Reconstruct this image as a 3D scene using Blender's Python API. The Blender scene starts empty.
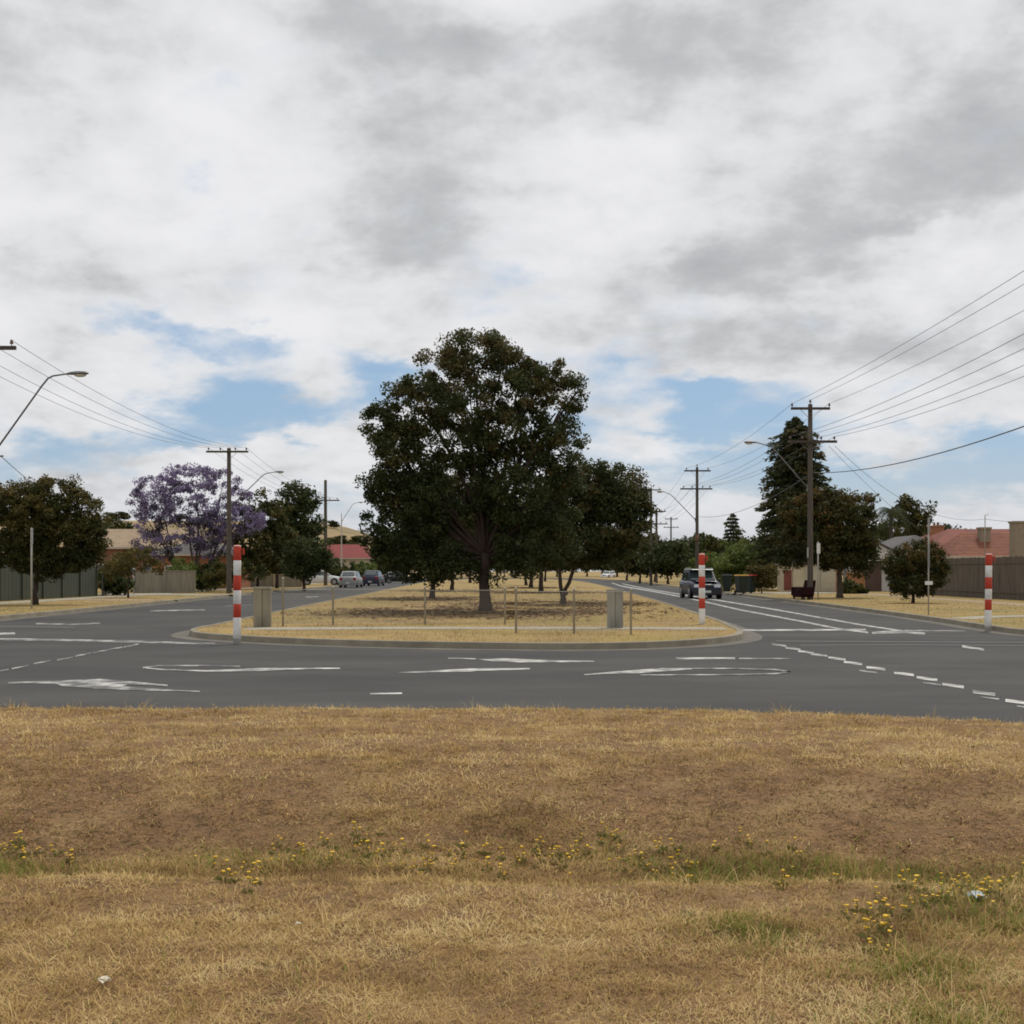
import bpy, bmesh, math, random
import numpy as np
from mathutils import Vector, Matrix

R = random.Random(7)
NR = np.random.default_rng(11)
SC = bpy.context.scene
COL = SC.collection

# ------------------------------------------------------------------ camera geometry
F, HZ, CH = 1237.0, 571.0, 1.55
GZ = 0.12                                   # top of the kerbed grass

def G(px, py, z=0.0):
    d = (CH - z) * F / (py - HZ)
    return Vector(((px - 512) / F * d, d, z))

def P(px, py, d):
    return Vector(((px - 512) / F * d, d, CH - (py - HZ) / F * d))

def X(px, d):
    return (px - 512) / F * d

def Z(py, d):
    return CH - (py - HZ) / F * d

# ------------------------------------------------------------------ objects
def tag(o, label=None, cat=None, group=None, kind=None):
    if label: o['label'] = label
    if cat: o['category'] = cat
    if group: o['group'] = group
    if kind: o['kind'] = kind
    return o

def empty(name, loc=(0, 0, 0), rz=0.0, label=None, cat=None, group=None):
    o = bpy.data.objects.new(name, None)
    COL.objects.link(o)
    o.empty_display_size = 0.2
    o.location = loc
    o.rotation_euler = (0, 0, rz)
    return tag(o, label, cat, group)

def link(name, me, m=None, parent=None):
    o = bpy.data.objects.new(name, me)
    COL.objects.link(o)
    if m is not None and len(me.materials) == 0:
        me.materials.append(m)
    if parent is not None:
        o.parent = parent
    return o

def copy_tree(o, parent=None):
    c = o.copy()
    COL.objects.link(c)
    c.parent = parent
    for ch in [k for k in bpy.data.objects if k.parent == o]:
        copy_tree(ch, c)
    return c

class MB:
    def __init__(s):
        s.v = []; s.f = []; s.m = []; s.smooth = []
    def add(s, vs, fs, mi=0, sm=False):
        b = len(s.v)
        s.v += [tuple(p) for p in vs]
        for f in fs:
            s.f.append([b + i for i in f]); s.m.append(mi); s.smooth.append(sm)
        return s
    def box(s, c, size, rz=0.0, mi=0, taper=1.0, ch=0.0):
        """box centred at c; optional chamfer ch on vertical edges, top scaled by taper"""
        x, y, z = size[0] / 2, size[1] / 2, size[2] / 2
        if ch > 0:
            ring = [(-x + ch, -y), (x - ch, -y), (x, -y + ch), (x, y - ch), (x - ch, y), (-x + ch, y), (-x, y - ch), (-x, -y + ch)]
        else:
            ring = [(-x, -y), (x, -y), (x, y), (-x, y)]
        n = len(ring)
        ca, sa = math.cos(rz), math.sin(rz)
        vs = []
        for zz, k in ((-z, 1.0), (z, taper)):
            for a, b in ring:
                a *= k; b *= k
                vs.append((c[0] + a * ca - b * sa, c[1] + a * sa + b * ca, c[2] + zz))
        fs = [[i, (i + 1) % n, n + (i + 1) % n, n + i] for i in range(n)]
        fs += [list(range(n))[::-1], list(range(n, 2 * n))]
        return s.add(vs, fs, mi)
    def bar(s, a, b, w, h, mi=0):
        """rectangular bar from a to b"""
        a, b = Vector(a), Vector(b)
        t = (b - a).normalized()
        up = Vector((0, 0, 1)) if abs(t.z) < 0.95 else Vector((0, 1, 0))
        r = t.cross(up).normalized(); u = r.cross(t)
        vs = []
        for p in (a, b):
            for i, j in ((-1, -1), (1, -1), (1, 1), (-1, 1)):
                vs.append(p + r * (i * w / 2) + u * (j * h / 2))
        return s.add(vs, [[0, 1, 5, 4], [1, 2, 6, 5], [2, 3, 7, 6], [3, 0, 4, 7], [3, 2, 1, 0], [4, 5, 6, 7]], mi)
    def tube(s, pts, rad, n=8, mi=0, cap=True, sm=True):
        pts = [Vector(p) for p in pts]
        if not hasattr(rad, '__len__'): rad = [rad] * len(pts)
        vs = []; prev = None
        for i, p in enumerate(pts):
            t = (pts[min(i + 1, len(pts) - 1)] - pts[max(i - 1, 0)])
            t = t.normalized() if t.length > 1e-9 else Vector((0, 0, 1))
            if prev is None:
                r = t.cross(Vector((0, 1, 0)) if abs(t.y) < .9 else Vector((1, 0, 0))).normalized()
            else:
                r = (prev - t * prev.dot(t)).normalized()
            prev = r; u = t.cross(r)
            for k in range(n):
                a = 2 * math.pi * k / n
                vs.append(p + (r * math.cos(a) + u * math.sin(a)) * rad[i])
        fs = []
        for i in range(len(pts) - 1):
            for k in range(n):
                fs.append([i * n + k, i * n + (k + 1) % n, (i + 1) * n + (k + 1) % n, (i + 1) * n + k])
        s.add(vs, fs, mi, sm)
        if cap:
            b = len(s.v) - len(vs)
            s.f.append([b + k for k in range(n)][::-1]); s.m.append(mi); s.smooth.append(False)
            s.f.append([b + (len(pts) - 1) * n + k for k in range(n)]); s.m.append(mi); s.smooth.append(False)
        return s
    def lathe(s, c, prof, n=14, mi=0, sm=True):
        return s.tube([(c[0], c[1], c[2] + z) for r, z in prof], [max(r, 1e-4) for r, z in prof], n, mi, True, sm)
    def ell(s, c, r, nu=12, nv=7, mi=0):
        vs = []; fs = []
        for j in range(nv + 1):
            th = math.pi * j / nv
            for i in range(nu):
                a = 2 * math.pi * i / nu
                vs.append((c[0] + r[0] * math.sin(th) * math.cos(a), c[1] + r[1] * math.sin(th) * math.sin(a), c[2] + r[2] * math.cos(th)))
        for j in range(nv):
            for i in range(nu):
                fs.append([j * nu + i, (j + 1) * nu + i, (j + 1) * nu + (i + 1) % nu, j * nu + (i + 1) % nu])
        return s.add(vs, fs, mi, True)
    def prism(s, ring, z0, z1, mi=0, top_only=False):
        n = len(ring)
        vs = [(p[0], p[1], z0) for p in ring] + [(p[0], p[1], z1) for p in ring]
        fs = [[i, (i + 1) % n, n + (i + 1) % n, n + i] for i in range(n)] + [list(range(n, 2 * n))]
        return s.add(vs, fs, mi)
    def mesh(s, name):
        me = bpy.data.meshes.new(name)
        me.from_pydata(s.v, [], s.f)
        me.polygons.foreach_set('material_index', s.m)
        me.polygons.foreach_set('use_smooth', s.smooth)
        me.update()
        return me
    def build(s, name, mats, parent=None, bevel=0.0):
        me = s.mesh(name)
        if not isinstance(mats, (list, tuple)): mats = [mats]
        for m in mats: me.materials.append(m)
        bm = bmesh.new(); bm.from_mesh(me)
        if bevel > 0:
            bmesh.ops.remove_doubles(bm, verts=bm.verts, dist=1e-5)
            es = [e for e in bm.edges if len(e.link_faces) == 2 and e.calc_face_angle(0) > 0.5]
            bmesh.ops.bevel(bm, geom=es, offset=bevel, segments=2, profile=0.6, affect='EDGES')
        big = [f for f in bm.faces if len(f.verts) > 8]
        if big: bmesh.ops.triangulate(bm, faces=big)
        bmesh.ops.recalc_face_normals(bm, faces=bm.faces)
        bm.to_mesh(me); bm.free()
        return link(name, me, None, parent)

# ------------------------------------------------------------------ materials
def mat(name, col, rough=0.7, col2=None, scale=4.0, bump=0.0, bscale=None, metal=0.0, spec=0.4, stretch=None, col3=None, scale3=0.5, detail=6.0, lo=0.35, hi=0.65, coords='Object'):
    m = bpy.data.materials.new(name); m.use_nodes = True
    nt = m.node_tree; N = nt.nodes; L = nt.links
    b = N['Principled BSDF']
    b.inputs['Base Color'].default_value = (*col, 1)
    b.inputs['Roughness'].default_value = rough
    b.inputs['Metallic'].default_value = metal
    b.inputs['Specular IOR Level'].default_value = spec
    tc = N.new('ShaderNodeTexCoord'); src = tc.outputs[coords]
    if stretch:
        mp = N.new('ShaderNodeMapping'); mp.inputs['Scale'].default_value = stretch
        L.new(src, mp.inputs['Vector']); src = mp.outputs['Vector']
    if col2 is not None:
        n = N.new('ShaderNodeTexNoise'); n.inputs['Scale'].default_value = scale; n.inputs['Detail'].default_value = detail
        n.inputs['Roughness'].default_value = 0.62
        L.new(src, n.inputs['Vector'])
        r = N.new('ShaderNodeMapRange'); r.inputs['From Min'].default_value = lo; r.inputs['From Max'].default_value = hi
        L.new(n.outputs['Fac'], r.inputs['Value'])
        mx = N.new('ShaderNodeMix'); mx.data_type = 'RGBA'
        mx.inputs['A'].default_value = (*col, 1); mx.inputs['B'].default_value = (*col2, 1)
        L.new(r.outputs['Result'], mx.inputs['Factor'])
        out = mx.outputs['Result']
        if col3 is not None:
            n3 = N.new('ShaderNodeTexNoise'); n3.inputs['Scale'].default_value = scale3; n3.inputs['Detail'].default_value = 4
            L.new(src, n3.inputs['Vector'])
            r3 = N.new('ShaderNodeMapRange'); r3.inputs['From Min'].default_value = 0.48; r3.inputs['From Max'].default_value = 0.68
            L.new(n3.outputs['Fac'], r3.inputs['Value'])
            m3 = N.new('ShaderNodeMix'); m3.data_type = 'RGBA'
            m3.inputs['B'].default_value = (*col3, 1)
            L.new(out, m3.inputs['A']); L.new(r3.outputs['Result'], m3.inputs['Factor'])
            out = m3.outputs['Result']
        L.new(out, b.inputs['Base Color'])
    if bump > 0:
        nb = N.new('ShaderNodeTexNoise'); nb.inputs['Scale'].default_value = bscale or scale * 4; nb.inputs['Detail'].default_value = 5
        L.new(src, nb.inputs['Vector'])
        bp = N.new('ShaderNodeBump'); bp.inputs['Strength'].default_value = bump; bp.inputs['Distance'].default_value = 0.03
        L.new(nb.outputs['Fac'], bp.inputs['Height']); L.new(bp.outputs['Normal'], b.inputs['Normal'])
    return m

def leaf_mat(name, cols, trans=0.25, rough=0.55):
    """colours picked by the per-face attribute 'tint' 0..1"""
    m = bpy.data.materials.new(name); m.use_nodes = True
    nt = m.node_tree; N = nt.nodes; L = nt.links
    b = N['Principled BSDF']; out = N['Material Output']
    at = N.new('ShaderNodeAttribute'); at.attribute_name = 'tint'
    cr = N.new('ShaderNodeValToRGB')
    e = cr.color_ramp.elements
    while len(e) < len(cols): e.new(0.5)
    for i, (p, c) in enumerate(cols):
        e[i].position = p; e[i].color = (*c, 1)
    L.new(at.outputs['Fac'], cr.inputs['Fac'])
    L.new(cr.outputs['Color'], b.inputs['Base Color'])
    b.inputs['Roughness'].default_value = rough; b.inputs['Specular IOR Level'].default_value = 0.10
    t = N.new('ShaderNodeBsdfTranslucent'); L.new(cr.outputs['Color'], t.inputs['Color'])
    mx = N.new('ShaderNodeMixShader'); mx.inputs['Fac'].default_value = trans
    L.new(b.outputs['BSDF'], mx.inputs[1]); L.new(t.outputs['BSDF'], mx.inputs[2]); L.new(mx.outputs['Shader'], out.inputs['Surface'])
    return m

M = {}
M['asphalt'] = mat('asphalt', (.046, .045, .0435), .86, (.070, .067, .062), .5, .35, 90, spec=.3, col3=(.037, .0365, .036), scale3=.16, detail=14, lo=.38, hi=.66, stretch=(.6, 1.3, 1))
M['gutter'] = mat('gutter', (.15, .135, .11), .9, (.09, .083, .07), 1.2, .2, 40)
M['kerb'] = mat('kerb', (.26, .23, .17), .9, (.17, .15, .11), 1.5, .2, 40)
M['concrete'] = mat('concrete', (.36, .33, .26), .9, (.27, .245, .19), .9, .15, 40)
M['earthpath'] = mat('earthpath', (.34, .26, .16), .95, (.26, .19, .11), .7, .2, 30)
M['soil'] = mat('soil', (.235, .130, .054), .95, (.125, .070, .031), 9.0, 1.0, 30, col3=(.27, .172, .074), scale3=1.6, detail=12)
M['drygrass'] = mat('drygrass', (.36, .245, .085), .95, (.24, .165, .065), 1.1, .8, 25, col3=(.20, .165, .045), scale3=.16)
M['brightgrass'] = mat('brightgrass', (.37, .255, .09), .95, (.23, .155, .066), .55, .8, 25, col3=(.25, .195, .055), scale3=.22, detail=10)
M['hill'] = mat('hill', (.36, .25, .125), .95, (.22, .15, .07), .05, 0, col3=(.13, .115, .05), scale3=.03, detail=10)
M['white'] = mat('white', (.74, .73, .70), .6, (.52, .49, .43), 6, lo=.42, hi=.72, detail=10)
M['red'] = mat('red', (.50, .045, .018), .6, (.34, .032, .016), 6, lo=.42, hi=.7, detail=10)
M['galv'] = mat('galv', (.45, .43, .38), .6, (.34, .325, .29), 5, metal=.0)
M['steel'] = mat('steel', (.20, .20, .19), .5, (.14, .14, .13), 5, metal=.5)
M['timber'] = mat('timber', (.115, .098, .078), .9, (.07, .058, .045), 3, .5, 14, stretch=(6, 6, .5))
M['armtimber'] = mat('armtimber', (.085, .07, .055), .9, (.05, .04, .03), 4, .3)
M['wire'] = mat('wire', (.10, .10, .11), .6)
M['ceramic'] = mat('ceramic', (.12, .07, .05), .3)
M['lens'] = mat('lens', (.55, .50, .40), .2)
M['pillar'] = mat('pillar', (.30, .265, .19), .9, (.23, .205, .155), 2, .2, 25, col3=(.15, .135, .11), scale3=1.2, stretch=(1.5, 1.5, .6))
M['pillar_grey'] = mat('pillar_grey', (.31, .295, .24), .9, (.23, .22, .185), 2, .2, 25, col3=(.13, .125, .11), scale3=1.2, stretch=(1.5, 1.5, .6))
M['bark'] = mat('bark', (.060, .040, .030), .95, (.035, .024, .018), 3, .8, 12, stretch=(3, 3, .7))
M['greybark'] = mat('greybark', (.10, .080, .060), .95, (.05, .04, .03), 3, .8, 12, stretch=(3, 3, .7))
M['paint'] = None
def paint_mat(name, wear):
    m = mat(name, (.52, .51, .48), .75, (.10, .098, .094), 2.6, lo=wear, hi=wear + .20, detail=12, coords='Object')
    return m
M['patch'] = mat('asphalt_patch', (.045, .044, .043), .85, (.056, .055, .053), .8, .3, 80)
M['paint'] = paint_mat('paint', .41)
M['paint_worn'] = paint_mat('paint_worn', .345)
M['paint_faint'] = mat('paint_faint', (.115, .112, .107), .8, (.085, .083, .08), 3.0, detail=9)

# ------------------------------------------------------------------ camera, world, sun
cd = bpy.data.cameras.new('camera'); cam = bpy.data.objects.new('camera', cd); COL.objects.link(cam)
cam.location = (0, 0, CH); cam.rotation_euler = (math.radians(90), 0, 0)
cd.sensor_width = 36; cd.lens = 36 * F / 1024; cd.shift_y = (HZ - 512) / 1024
cd.clip_start = .05; cd.clip_end = 8000
SC.camera = cam
SC.cycles.filter_width = 1.8
SC.view_settings.view_transform = 'Standard'; SC.view_settings.look = 'None'
SC.view_settings.exposure = 0; SC.view_settings.gamma = 1

SUN_EL, SUN_AZ = math.radians(62), math.radians(28)     # azimuth measured from +Y towards +X
sd = bpy.data.lights.new('sun', 'SUN'); sun = bpy.data.objects.new('sun', sd); COL.objects.link(sun)
sd.energy = 2.2; sd.angle = math.radians(9); sd.color = (1, .95, .86)
sv = Vector((math.sin(SUN_AZ) * math.cos(SUN_EL), math.cos(SUN_AZ) * math.cos(SUN_EL), math.sin(SUN_EL)))
sun.rotation_euler = sv.to_track_quat('Z', 'Y').to_euler()

def world():
    w = bpy.data.worlds.new('World'); SC.world = w; w.use_nodes = True
    nt = w.node_tree; N = nt.nodes; L = nt.links
    bg = N['Background']; bg.inputs['Strength'].default_value = .1
    sky = N.new('ShaderNodeTexSky'); sky.sky_type = 'NISHITA'; sky.sun_disc = False
    sky.sun_elevation = SUN_EL; sky.sun_rotation = SUN_AZ
    tc = N.new('ShaderNodeTexCoord'); D = tc.outputs['Generated']
    def math_(op, a, b=None, c=None, clamp=False):
        n = N.new('ShaderNodeMath'); n.operation = op; n.use_clamp = clamp
        for i, v in enumerate((a, b, c)):
            if v is None: continue
            if isinstance(v, (int, float)): n.inputs[i].default_value = v
            else: L.new(v, n.inputs[i])
        return n.outputs[0]
    def vmath(op, a, b=None):
        n = N.new('ShaderNodeVectorMath'); n.operation = op
        for i, v in enumerate((a, b)):
            if v is None: continue
            if isinstance(v, tuple): n.inputs[i].default_value = v
            else: L.new(v, n.inputs[i])
        return n
    def noise(vec, scale, detail=6, rough=.55, dist=0):
        n = N.new('ShaderNodeTexNoise'); n.inputs['Scale'].default_value = scale; n.inputs['Detail'].default_value = detail
        n.inputs['Roughness'].default_value = rough; n.inputs['Distortion'].default_value = dist
        L.new(vec, n.inputs['Vector']); return n
    def sstep(v, a, b, c=0., d=1.):
        n = N.new('ShaderNodeMapRange'); n.interpolation_type = 'SMOOTHSTEP'
        n.inputs['From Min'].default_value = a; n.inputs['From Max'].default_value = b
        n.inputs['To Min'].default_value = c; n.inputs['To Max'].default_value = d
        L.new(v, n.inputs['Value']); return n.outputs[0]
    def rgbmix(f, a, b):
        n = N.new('ShaderNodeMix'); n.data_type = 'RGBA'
        if isinstance(f, (int, float)): n.inputs['Factor'].default_value = f
        else: L.new(f, n.inputs['Factor'])
        for k, v in (('A', a), ('B', b)):
            if isinstance(v, tuple): n.inputs[k].default_value = (*v, 1)
            else: L.new(v, n.inputs[k])
        return n.outputs['Result']
    sep = N.new('ShaderNodeSeparateXYZ'); L.new(D, sep.inputs[0])
    dz = math_('MAXIMUM', sep.outputs['Z'], 0.0)
    den = math_('ADD', dz, .34)
    px = math_('DIVIDE', sep.outputs['X'], den); py = math_('DIVIDE', sep.outputs['Y'], den)
    cb = N.new('ShaderNodeCombineXYZ'); L.new(px, cb.inputs[0]); L.new(py, cb.inputs[1]); cb.inputs[2].default_value = 3.7
    PL = cb.outputs[0]                                       # point on the cloud sheet
    # warped direction for the big banks of cloud
    wn = noise(PL, 2.6, 6, .6)
    wv = vmath('SCALE', vmath('SUBTRACT', wn.outputs['Color'], (.5, .5, .5)).outputs[0]); wv.inputs['Scale'].default_value = .13
    WD = vmath('ADD', D, wv.outputs[0]).outputs[0]
    def blob(ipx, ipy, rx, ry, soft=1.0):
        u, v = (ipx - 512) / F, (HZ - ipy) / F
        d = Vector((u, 1, v)); ln = d.length; d.normalize()
        s = vmath('SUBTRACT', WD, (d.x, d.y, d.z)).outputs[0]
        s = vmath('MULTIPLY', s, (F / rx * 1.0, 1.2, F / ry * 1.0)).outputs[0]
        le = vmath('LENGTH', s).outputs['Value']
        return sstep(le, 0.25, 1.35 * soft, 1., 0.)
    def total(lst):
        o = None
        for b, k in lst:
            t = math_('MULTIPLY', b, k)
            o = t if o is None else math_('ADD', o, t)
        return o
    fb = noise(PL, 3.6, 9, .56, .15).outputs['Fac']
    fine = noise(PL, 10.5, 8, .58).outputs['Fac']
    # --- where the sheet opens
    gap = total([(blob(205, 412, 160, 40), .31), (blob(225, 345, 130, 16), .19), (blob(375, 385, 60, 36), .22), (blob(60, 455, 110, 28), .20), (blob(690, 422, 125, 34), .33), (blob(625, 388, 50, 20), .16), (blob(400, 372, 260, 12), .10), (blob(720, 478, 160, 26), .18),
                 (blob(930, 470, 170, 36), .30), (blob(560, 480, 700, 70), .07),
                 (blob(305, 395, 48, 26), -.24), (blob(90, 385, 75, 40), -.22), (blob(265, 462, 150, 20), -.20), (blob(630, 412, 40, 34), -.20), (blob(760, 385, 90, 14), -.14), (blob(690, 450, 60, 14), -.12)])
    cov = math_('ADD', math_('MULTIPLY', math_('SUBTRACT', fb, .5), .75), math_('MULTIPLY', math_('SUBTRACT', fine, .5), .40))
    cov = math_('SUBTRACT', math_('ADD', cov, .24), gap)
    mask = sstep(cov, -.13, .19)
    # --- thickness shading: dark undersides where the sheet is thick
    dark = total([(blob(930, 160, 150, 75), .46), (blob(560, 110, 240, 75), .26), (blob(390, 205, 130, 60), .26), (blob(30, 60, 90, 55), .30), (blob(760, 250, 120, 40), .34), (blob(640, 270, 160, 40), .18),
                  (blob(800, 345, 260, 45), .30), (blob(420, 60, 170, 40), .25), (blob(130, 300, 170, 22), .12), (blob(870, 20, 240, 40), .20),
                  (blob(510, 25, 60, 34), -.45), (blob(150, 150, 170, 90), -.22), (blob(560, 235, 130, 35), -.26), (blob(620, 160, 70, 22), -.30), (blob(300, 350, 150, 30), -.15), (blob(905, 228, 60, 16), -.3)])
    sh = noise(PL, 4.6, 7, .56, .15).outputs['Fac']
    th = math_('ADD', math_('ADD', math_('MULTIPLY', math_('SUBTRACT', sh, .5), 1.35), math_('MULTIPLY', math_('SUBTRACT', fine, .5), .95)), math_('ADD', dark, .12))
    shade = sstep(th, -.34, 1.02)
    K = 10.0
    cr = N.new('ShaderNodeValToRGB'); e = cr.color_ramp.elements
    e[0].position = 0; e[0].color = (.85, .85, .865, 1)
    e[1].position = 1; e[1].color = (.43, .44, .455, 1)
    x = e.new(.35); x.color = (.735, .74, .755, 1)
    x = e.new(.68); x.color = (.54, .55, .565, 1)
    L.new(shade, cr.inputs['Fac'])
    cl = vmath('SCALE', cr.outputs['Color']); cl.inputs['Scale'].default_value = K
    # clear sky in the openings, paler towards the horizon
    skyc = vmath('MULTIPLY', sky.outputs['Color'], (1.0, 1.0, 1.0)).outputs[0]
    hz = sstep(dz, .0, .13, .85, .0)
    blue = rgbmix(sstep(dz, .02, .22, .35, .75), (2.5, 4.4, 7.0), skyc)
    blue = rgbmix(hz, (2.9, 4.55, 6.7), (5.0, 5.7, 6.6))
    skyblend = rgbmix(.35, blue, skyc)
    col = rgbmix(mask, skyblend, cl.outputs[0])
    haze = sstep(dz, .0, .085, .5, 0.)
    col = rgbmix(haze, col, (5.3, 5.6, 6.2))
    L.new(col, bg.inputs['Color']); w.cycles.sampling_method = 'MANUAL'; w.cycles.sample_map_resolution = 1024
world()

# ------------------------------------------------------------------ ground, roads, verges
def sheet(name, ring, z, m, label, cat, kind='structure', parent=None):
    b = MB(); n = len(ring)
    b.add([(p[0], p[1], z) for p in ring], [list(range(n))])
    o = b.build(name, m, parent)
    for p in o.data.polygons:
        if p.normal.z < 0: p.flip()
    if parent is None: tag(o, label, cat, None, kind)
    return o

def smooth_line(pts, n=6):
    """Catmull-Rom through 2-D points"""
    pts = [Vector((p[0], p[1], 0)) for p in pts]; out = []
    for i in range(len(pts) - 1):
        p0 = pts[max(i - 1, 0)]; p1 = pts[i]; p2 = pts[i + 1]; p3 = pts[min(i + 2, len(pts) - 1)]
        for k in range(n):
            t = k / n
            q = 0.5 * ((2 * p1) + (-p0 + p2) * t + (2 * p0 - 5 * p1 + 4 * p2 - p3) * t * t + (-p0 + 3 * p1 - 3 * p2 + p3) * t ** 3)
            out.append((q.x, q.y))
    out.append((pts[-1].x, pts[-1].y))
    return out

def offset_line(line, d):
    out = []
    for i, p in enumerate(line):
        a = Vector(line[max(i - 1, 0)]); b = Vector(line[min(i + 1, len(line) - 1)])
        t = (b - a).normalized(); nrm = Vector((-t.y, t.x))
        out.append((p[0] + nrm.x * d, p[1] + nrm.y * d))
    return out

def kerb_along(line, side, name, label, gutter=True):
    """line: kerb face; side=+1 grass lies to the left of the line"""
    b = MB()
    prof = [(0.0, 0.0), (0.025, GZ + .006), (0.05, GZ + .016), (0.17, GZ + .016), (0.19, -.02)]
    rows = [offset_line(line, side * o) for o, z in prof]
    n = len(line)
    for k in range(len(prof) - 1):
        vs = [(x, y, prof[k][1]) for x, y in rows[k]] + [(x, y, prof[k + 1][1]) for x, y in rows[k + 1]]
        b.add(vs, [[i, i + 1, n + i + 1, n + i] for i in range(n - 1)])
    if gutter:
        g0 = offset_line(line, -side * .42); g1 = offset_line(line, side * .004)
        vs = [(x, y, .005) for x, y in g0] + [(x, y, .007) for x, y in g1]
        b.add(vs, [[i, i + 1, n + i + 1, n + i] for i in range(n - 1)], 1)
    o = b.build(name, [M['kerb'], M['gutter']])
    return tag(o, label, 'kerb', None, 'structure')

b = MB(); b.add([(-4000, -60, -.25), (4000, -60, -.25), (4000, 6000, -.25), (-4000, 6000, -.25)], [[0, 1, 2, 3]])
tag(b.build('ground', M['drygrass']), 'dry brown ground spreading to the horizon', 'ground', None, 'structure')

b = MB()
EDGE = ([-140, -60, -8, -5, -2, 1.5, 3.2, 4.7, 7, 12, 60, 140], [13.4, 13.4, 13.1, 13.05, 13.0, 12.9, 12.4, 11.65, 10.6, 9.6, 9.0, 9.0])
near = [(x, y - .12, 0) for x, y in zip(*EDGE)]; n = len(near)
b.add(near + [(x, 16, 0) for x in EDGE[0]] + [(x, 420, 0) for x in EDGE[0]], [[r * n + i, r * n + i + 1, (r + 1) * n + i + 1, (r + 1) * n + i] for r in (0, 1) for i in range(n - 1)])
ROAD = tag(b.build('road', M['asphalt']), 'grey asphalt road crossing in front and running up both sides of the median', 'road', None, 'structure')

# median island outline
front = [(-8.0, 33), (-7.95, 30.6), (-7.3, 28.6), (-6.0, 27.2), (-4.4, 26.0), (-2.3, 25.0), (-.3, 24.5), (1.2, 24.3), (2.6, 24.7), (3.9, 25.7), (5.0, 27.4), (5.55, 29.6), (5.75, 32)]
right_e = [(6.1, 37), (7.1, 60), (8.0, 88), (9.2, 130), (9.6, 170), (8.6, 200), (4.5, 222)]
left_e = [(-1, 226), (-8, 214), (-11.4, 190), (-11.2, 150), (-10.2, 112), (-9.4, 83), (-8.9, 60), (-8.4, 44)]
isl = smooth_line(front + right_e + left_e + [front[0]], 5)[:-1]
b = MB(); b.prism(offset_line(isl + [isl[0]], .12)[:-1], -.05, GZ)
tag(b.build('median', M['brightgrass']), 'long dry grass median island between the two carriageways', 'median', None, 'structure')
kerb_along(isl + [isl[0]], 1, 'median_kerb', 'worn concrete kerb round the grass median')

# left verge
lk = smooth_line([(-140, 25.5), (-40, 26.5), (-24, 28.2), (-18.6, 31.5), (-16.4, 36), (-16.2, 42), (-16.4, 53), (-16.8, 66), (-17.4, 91), (-17.2, 113), (-18, 150), (-21, 200), (-30, 260)], 6)
b = MB(); b.prism(offset_line(lk, .12) + [(-140, 262)], -.05, GZ)
tag(b.build('verge', M['drygrass']), 'dry grass verge along the left side of the road', 'verge', None, 'structure')
kerb_along(lk, 1, 'verge_kerb', 'concrete kerb along the left verge')
# right verge
rk = smooth_line([(140, 24.5), (40, 24.8), (21, 25.2), (14.6, 26.6), (12.5, 29.5), (12.5, 33), (12.9, 37.6), (13.5, 50), (14.1, 72), (14.9, 105), (16.5, 160), (16.5, 200), (10, 245), (-20, 268), (-140, 275)], 6)
b = MB(); b.prism(offset_line(rk, -.12) + [(-140, 425), (145, 425)], -.05, GZ)
tag(b.build('verge', M['drygrass']), 'dry grass verge along the right side of the road', 'verge', None, 'structure')
kerb_along(rk, -1, 'verge_kerb', 'concrete kerb along the right verge')

# footpaths on the verges and the path across the median
def ribbon(name, pts, w, z, m, label, cat='footpath'):
    l = offset_line(pts, w / 2); r = offset_line(pts, -w / 2)
    b = MB(); n = len(pts)
    b.add([(x, y, z) for x, y in l] + [(x, y, z) for x, y in r], [[i, n + i, n + i + 1, i + 1] for i in range(n - 1)])
    return tag(b.build(name, m), label, cat, None, 'structure')
ribbon('footpath', [(-6.6, 30.6), (-3, 30.9), (0.6, 31.0), (5.3, 30.7)], 1.25, GZ + .006, M['concrete'], 'pale concrete path crossing the median between the barrier fences')
ribbon('footpath', [(-23.0, 40), (-22.4, 70), (-22.6, 110), (-23.5, 170)], 1.5, GZ + .005, M['concrete'], 'concrete footpath along the left verge in front of the green fence')
ribbon('footpath', [(21.4, 30), (21.6, 50), (22.3, 85), (23, 140)], 1.5, GZ + .005, M['earthpath'], 'pale footpath along the right verge in front of the timber fence')
ribbon('footpath', [(13.35, 36.9), (15, 38.6), (18, 40.0), (21, 41.6)], 1.0, GZ + .009, M['concrete'], 'short pale path from the right kerb to the footpath')
ribbon('driveway', [(14.55, 78), (18, 80), (20.8, 83)], 4.5, GZ + .009, M['concrete'], 'pale concrete driveway crossing beside the wheelie bin', 'driveway')
ribbon('driveway', [(-17.45, 73.7), (-20, 75), (-26, 77)], 4.0, GZ + .009, M['concrete'], 'concrete driveway crossing by the low beige wall', 'driveway')
ribbon('driveway', [(-17.0, 60.1), (-20, 61), (-21.6, 61.5)], 3.2, GZ + .009, M['earthpath'], 'worn earth driveway crossing near the left footpath', 'driveway')

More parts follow.
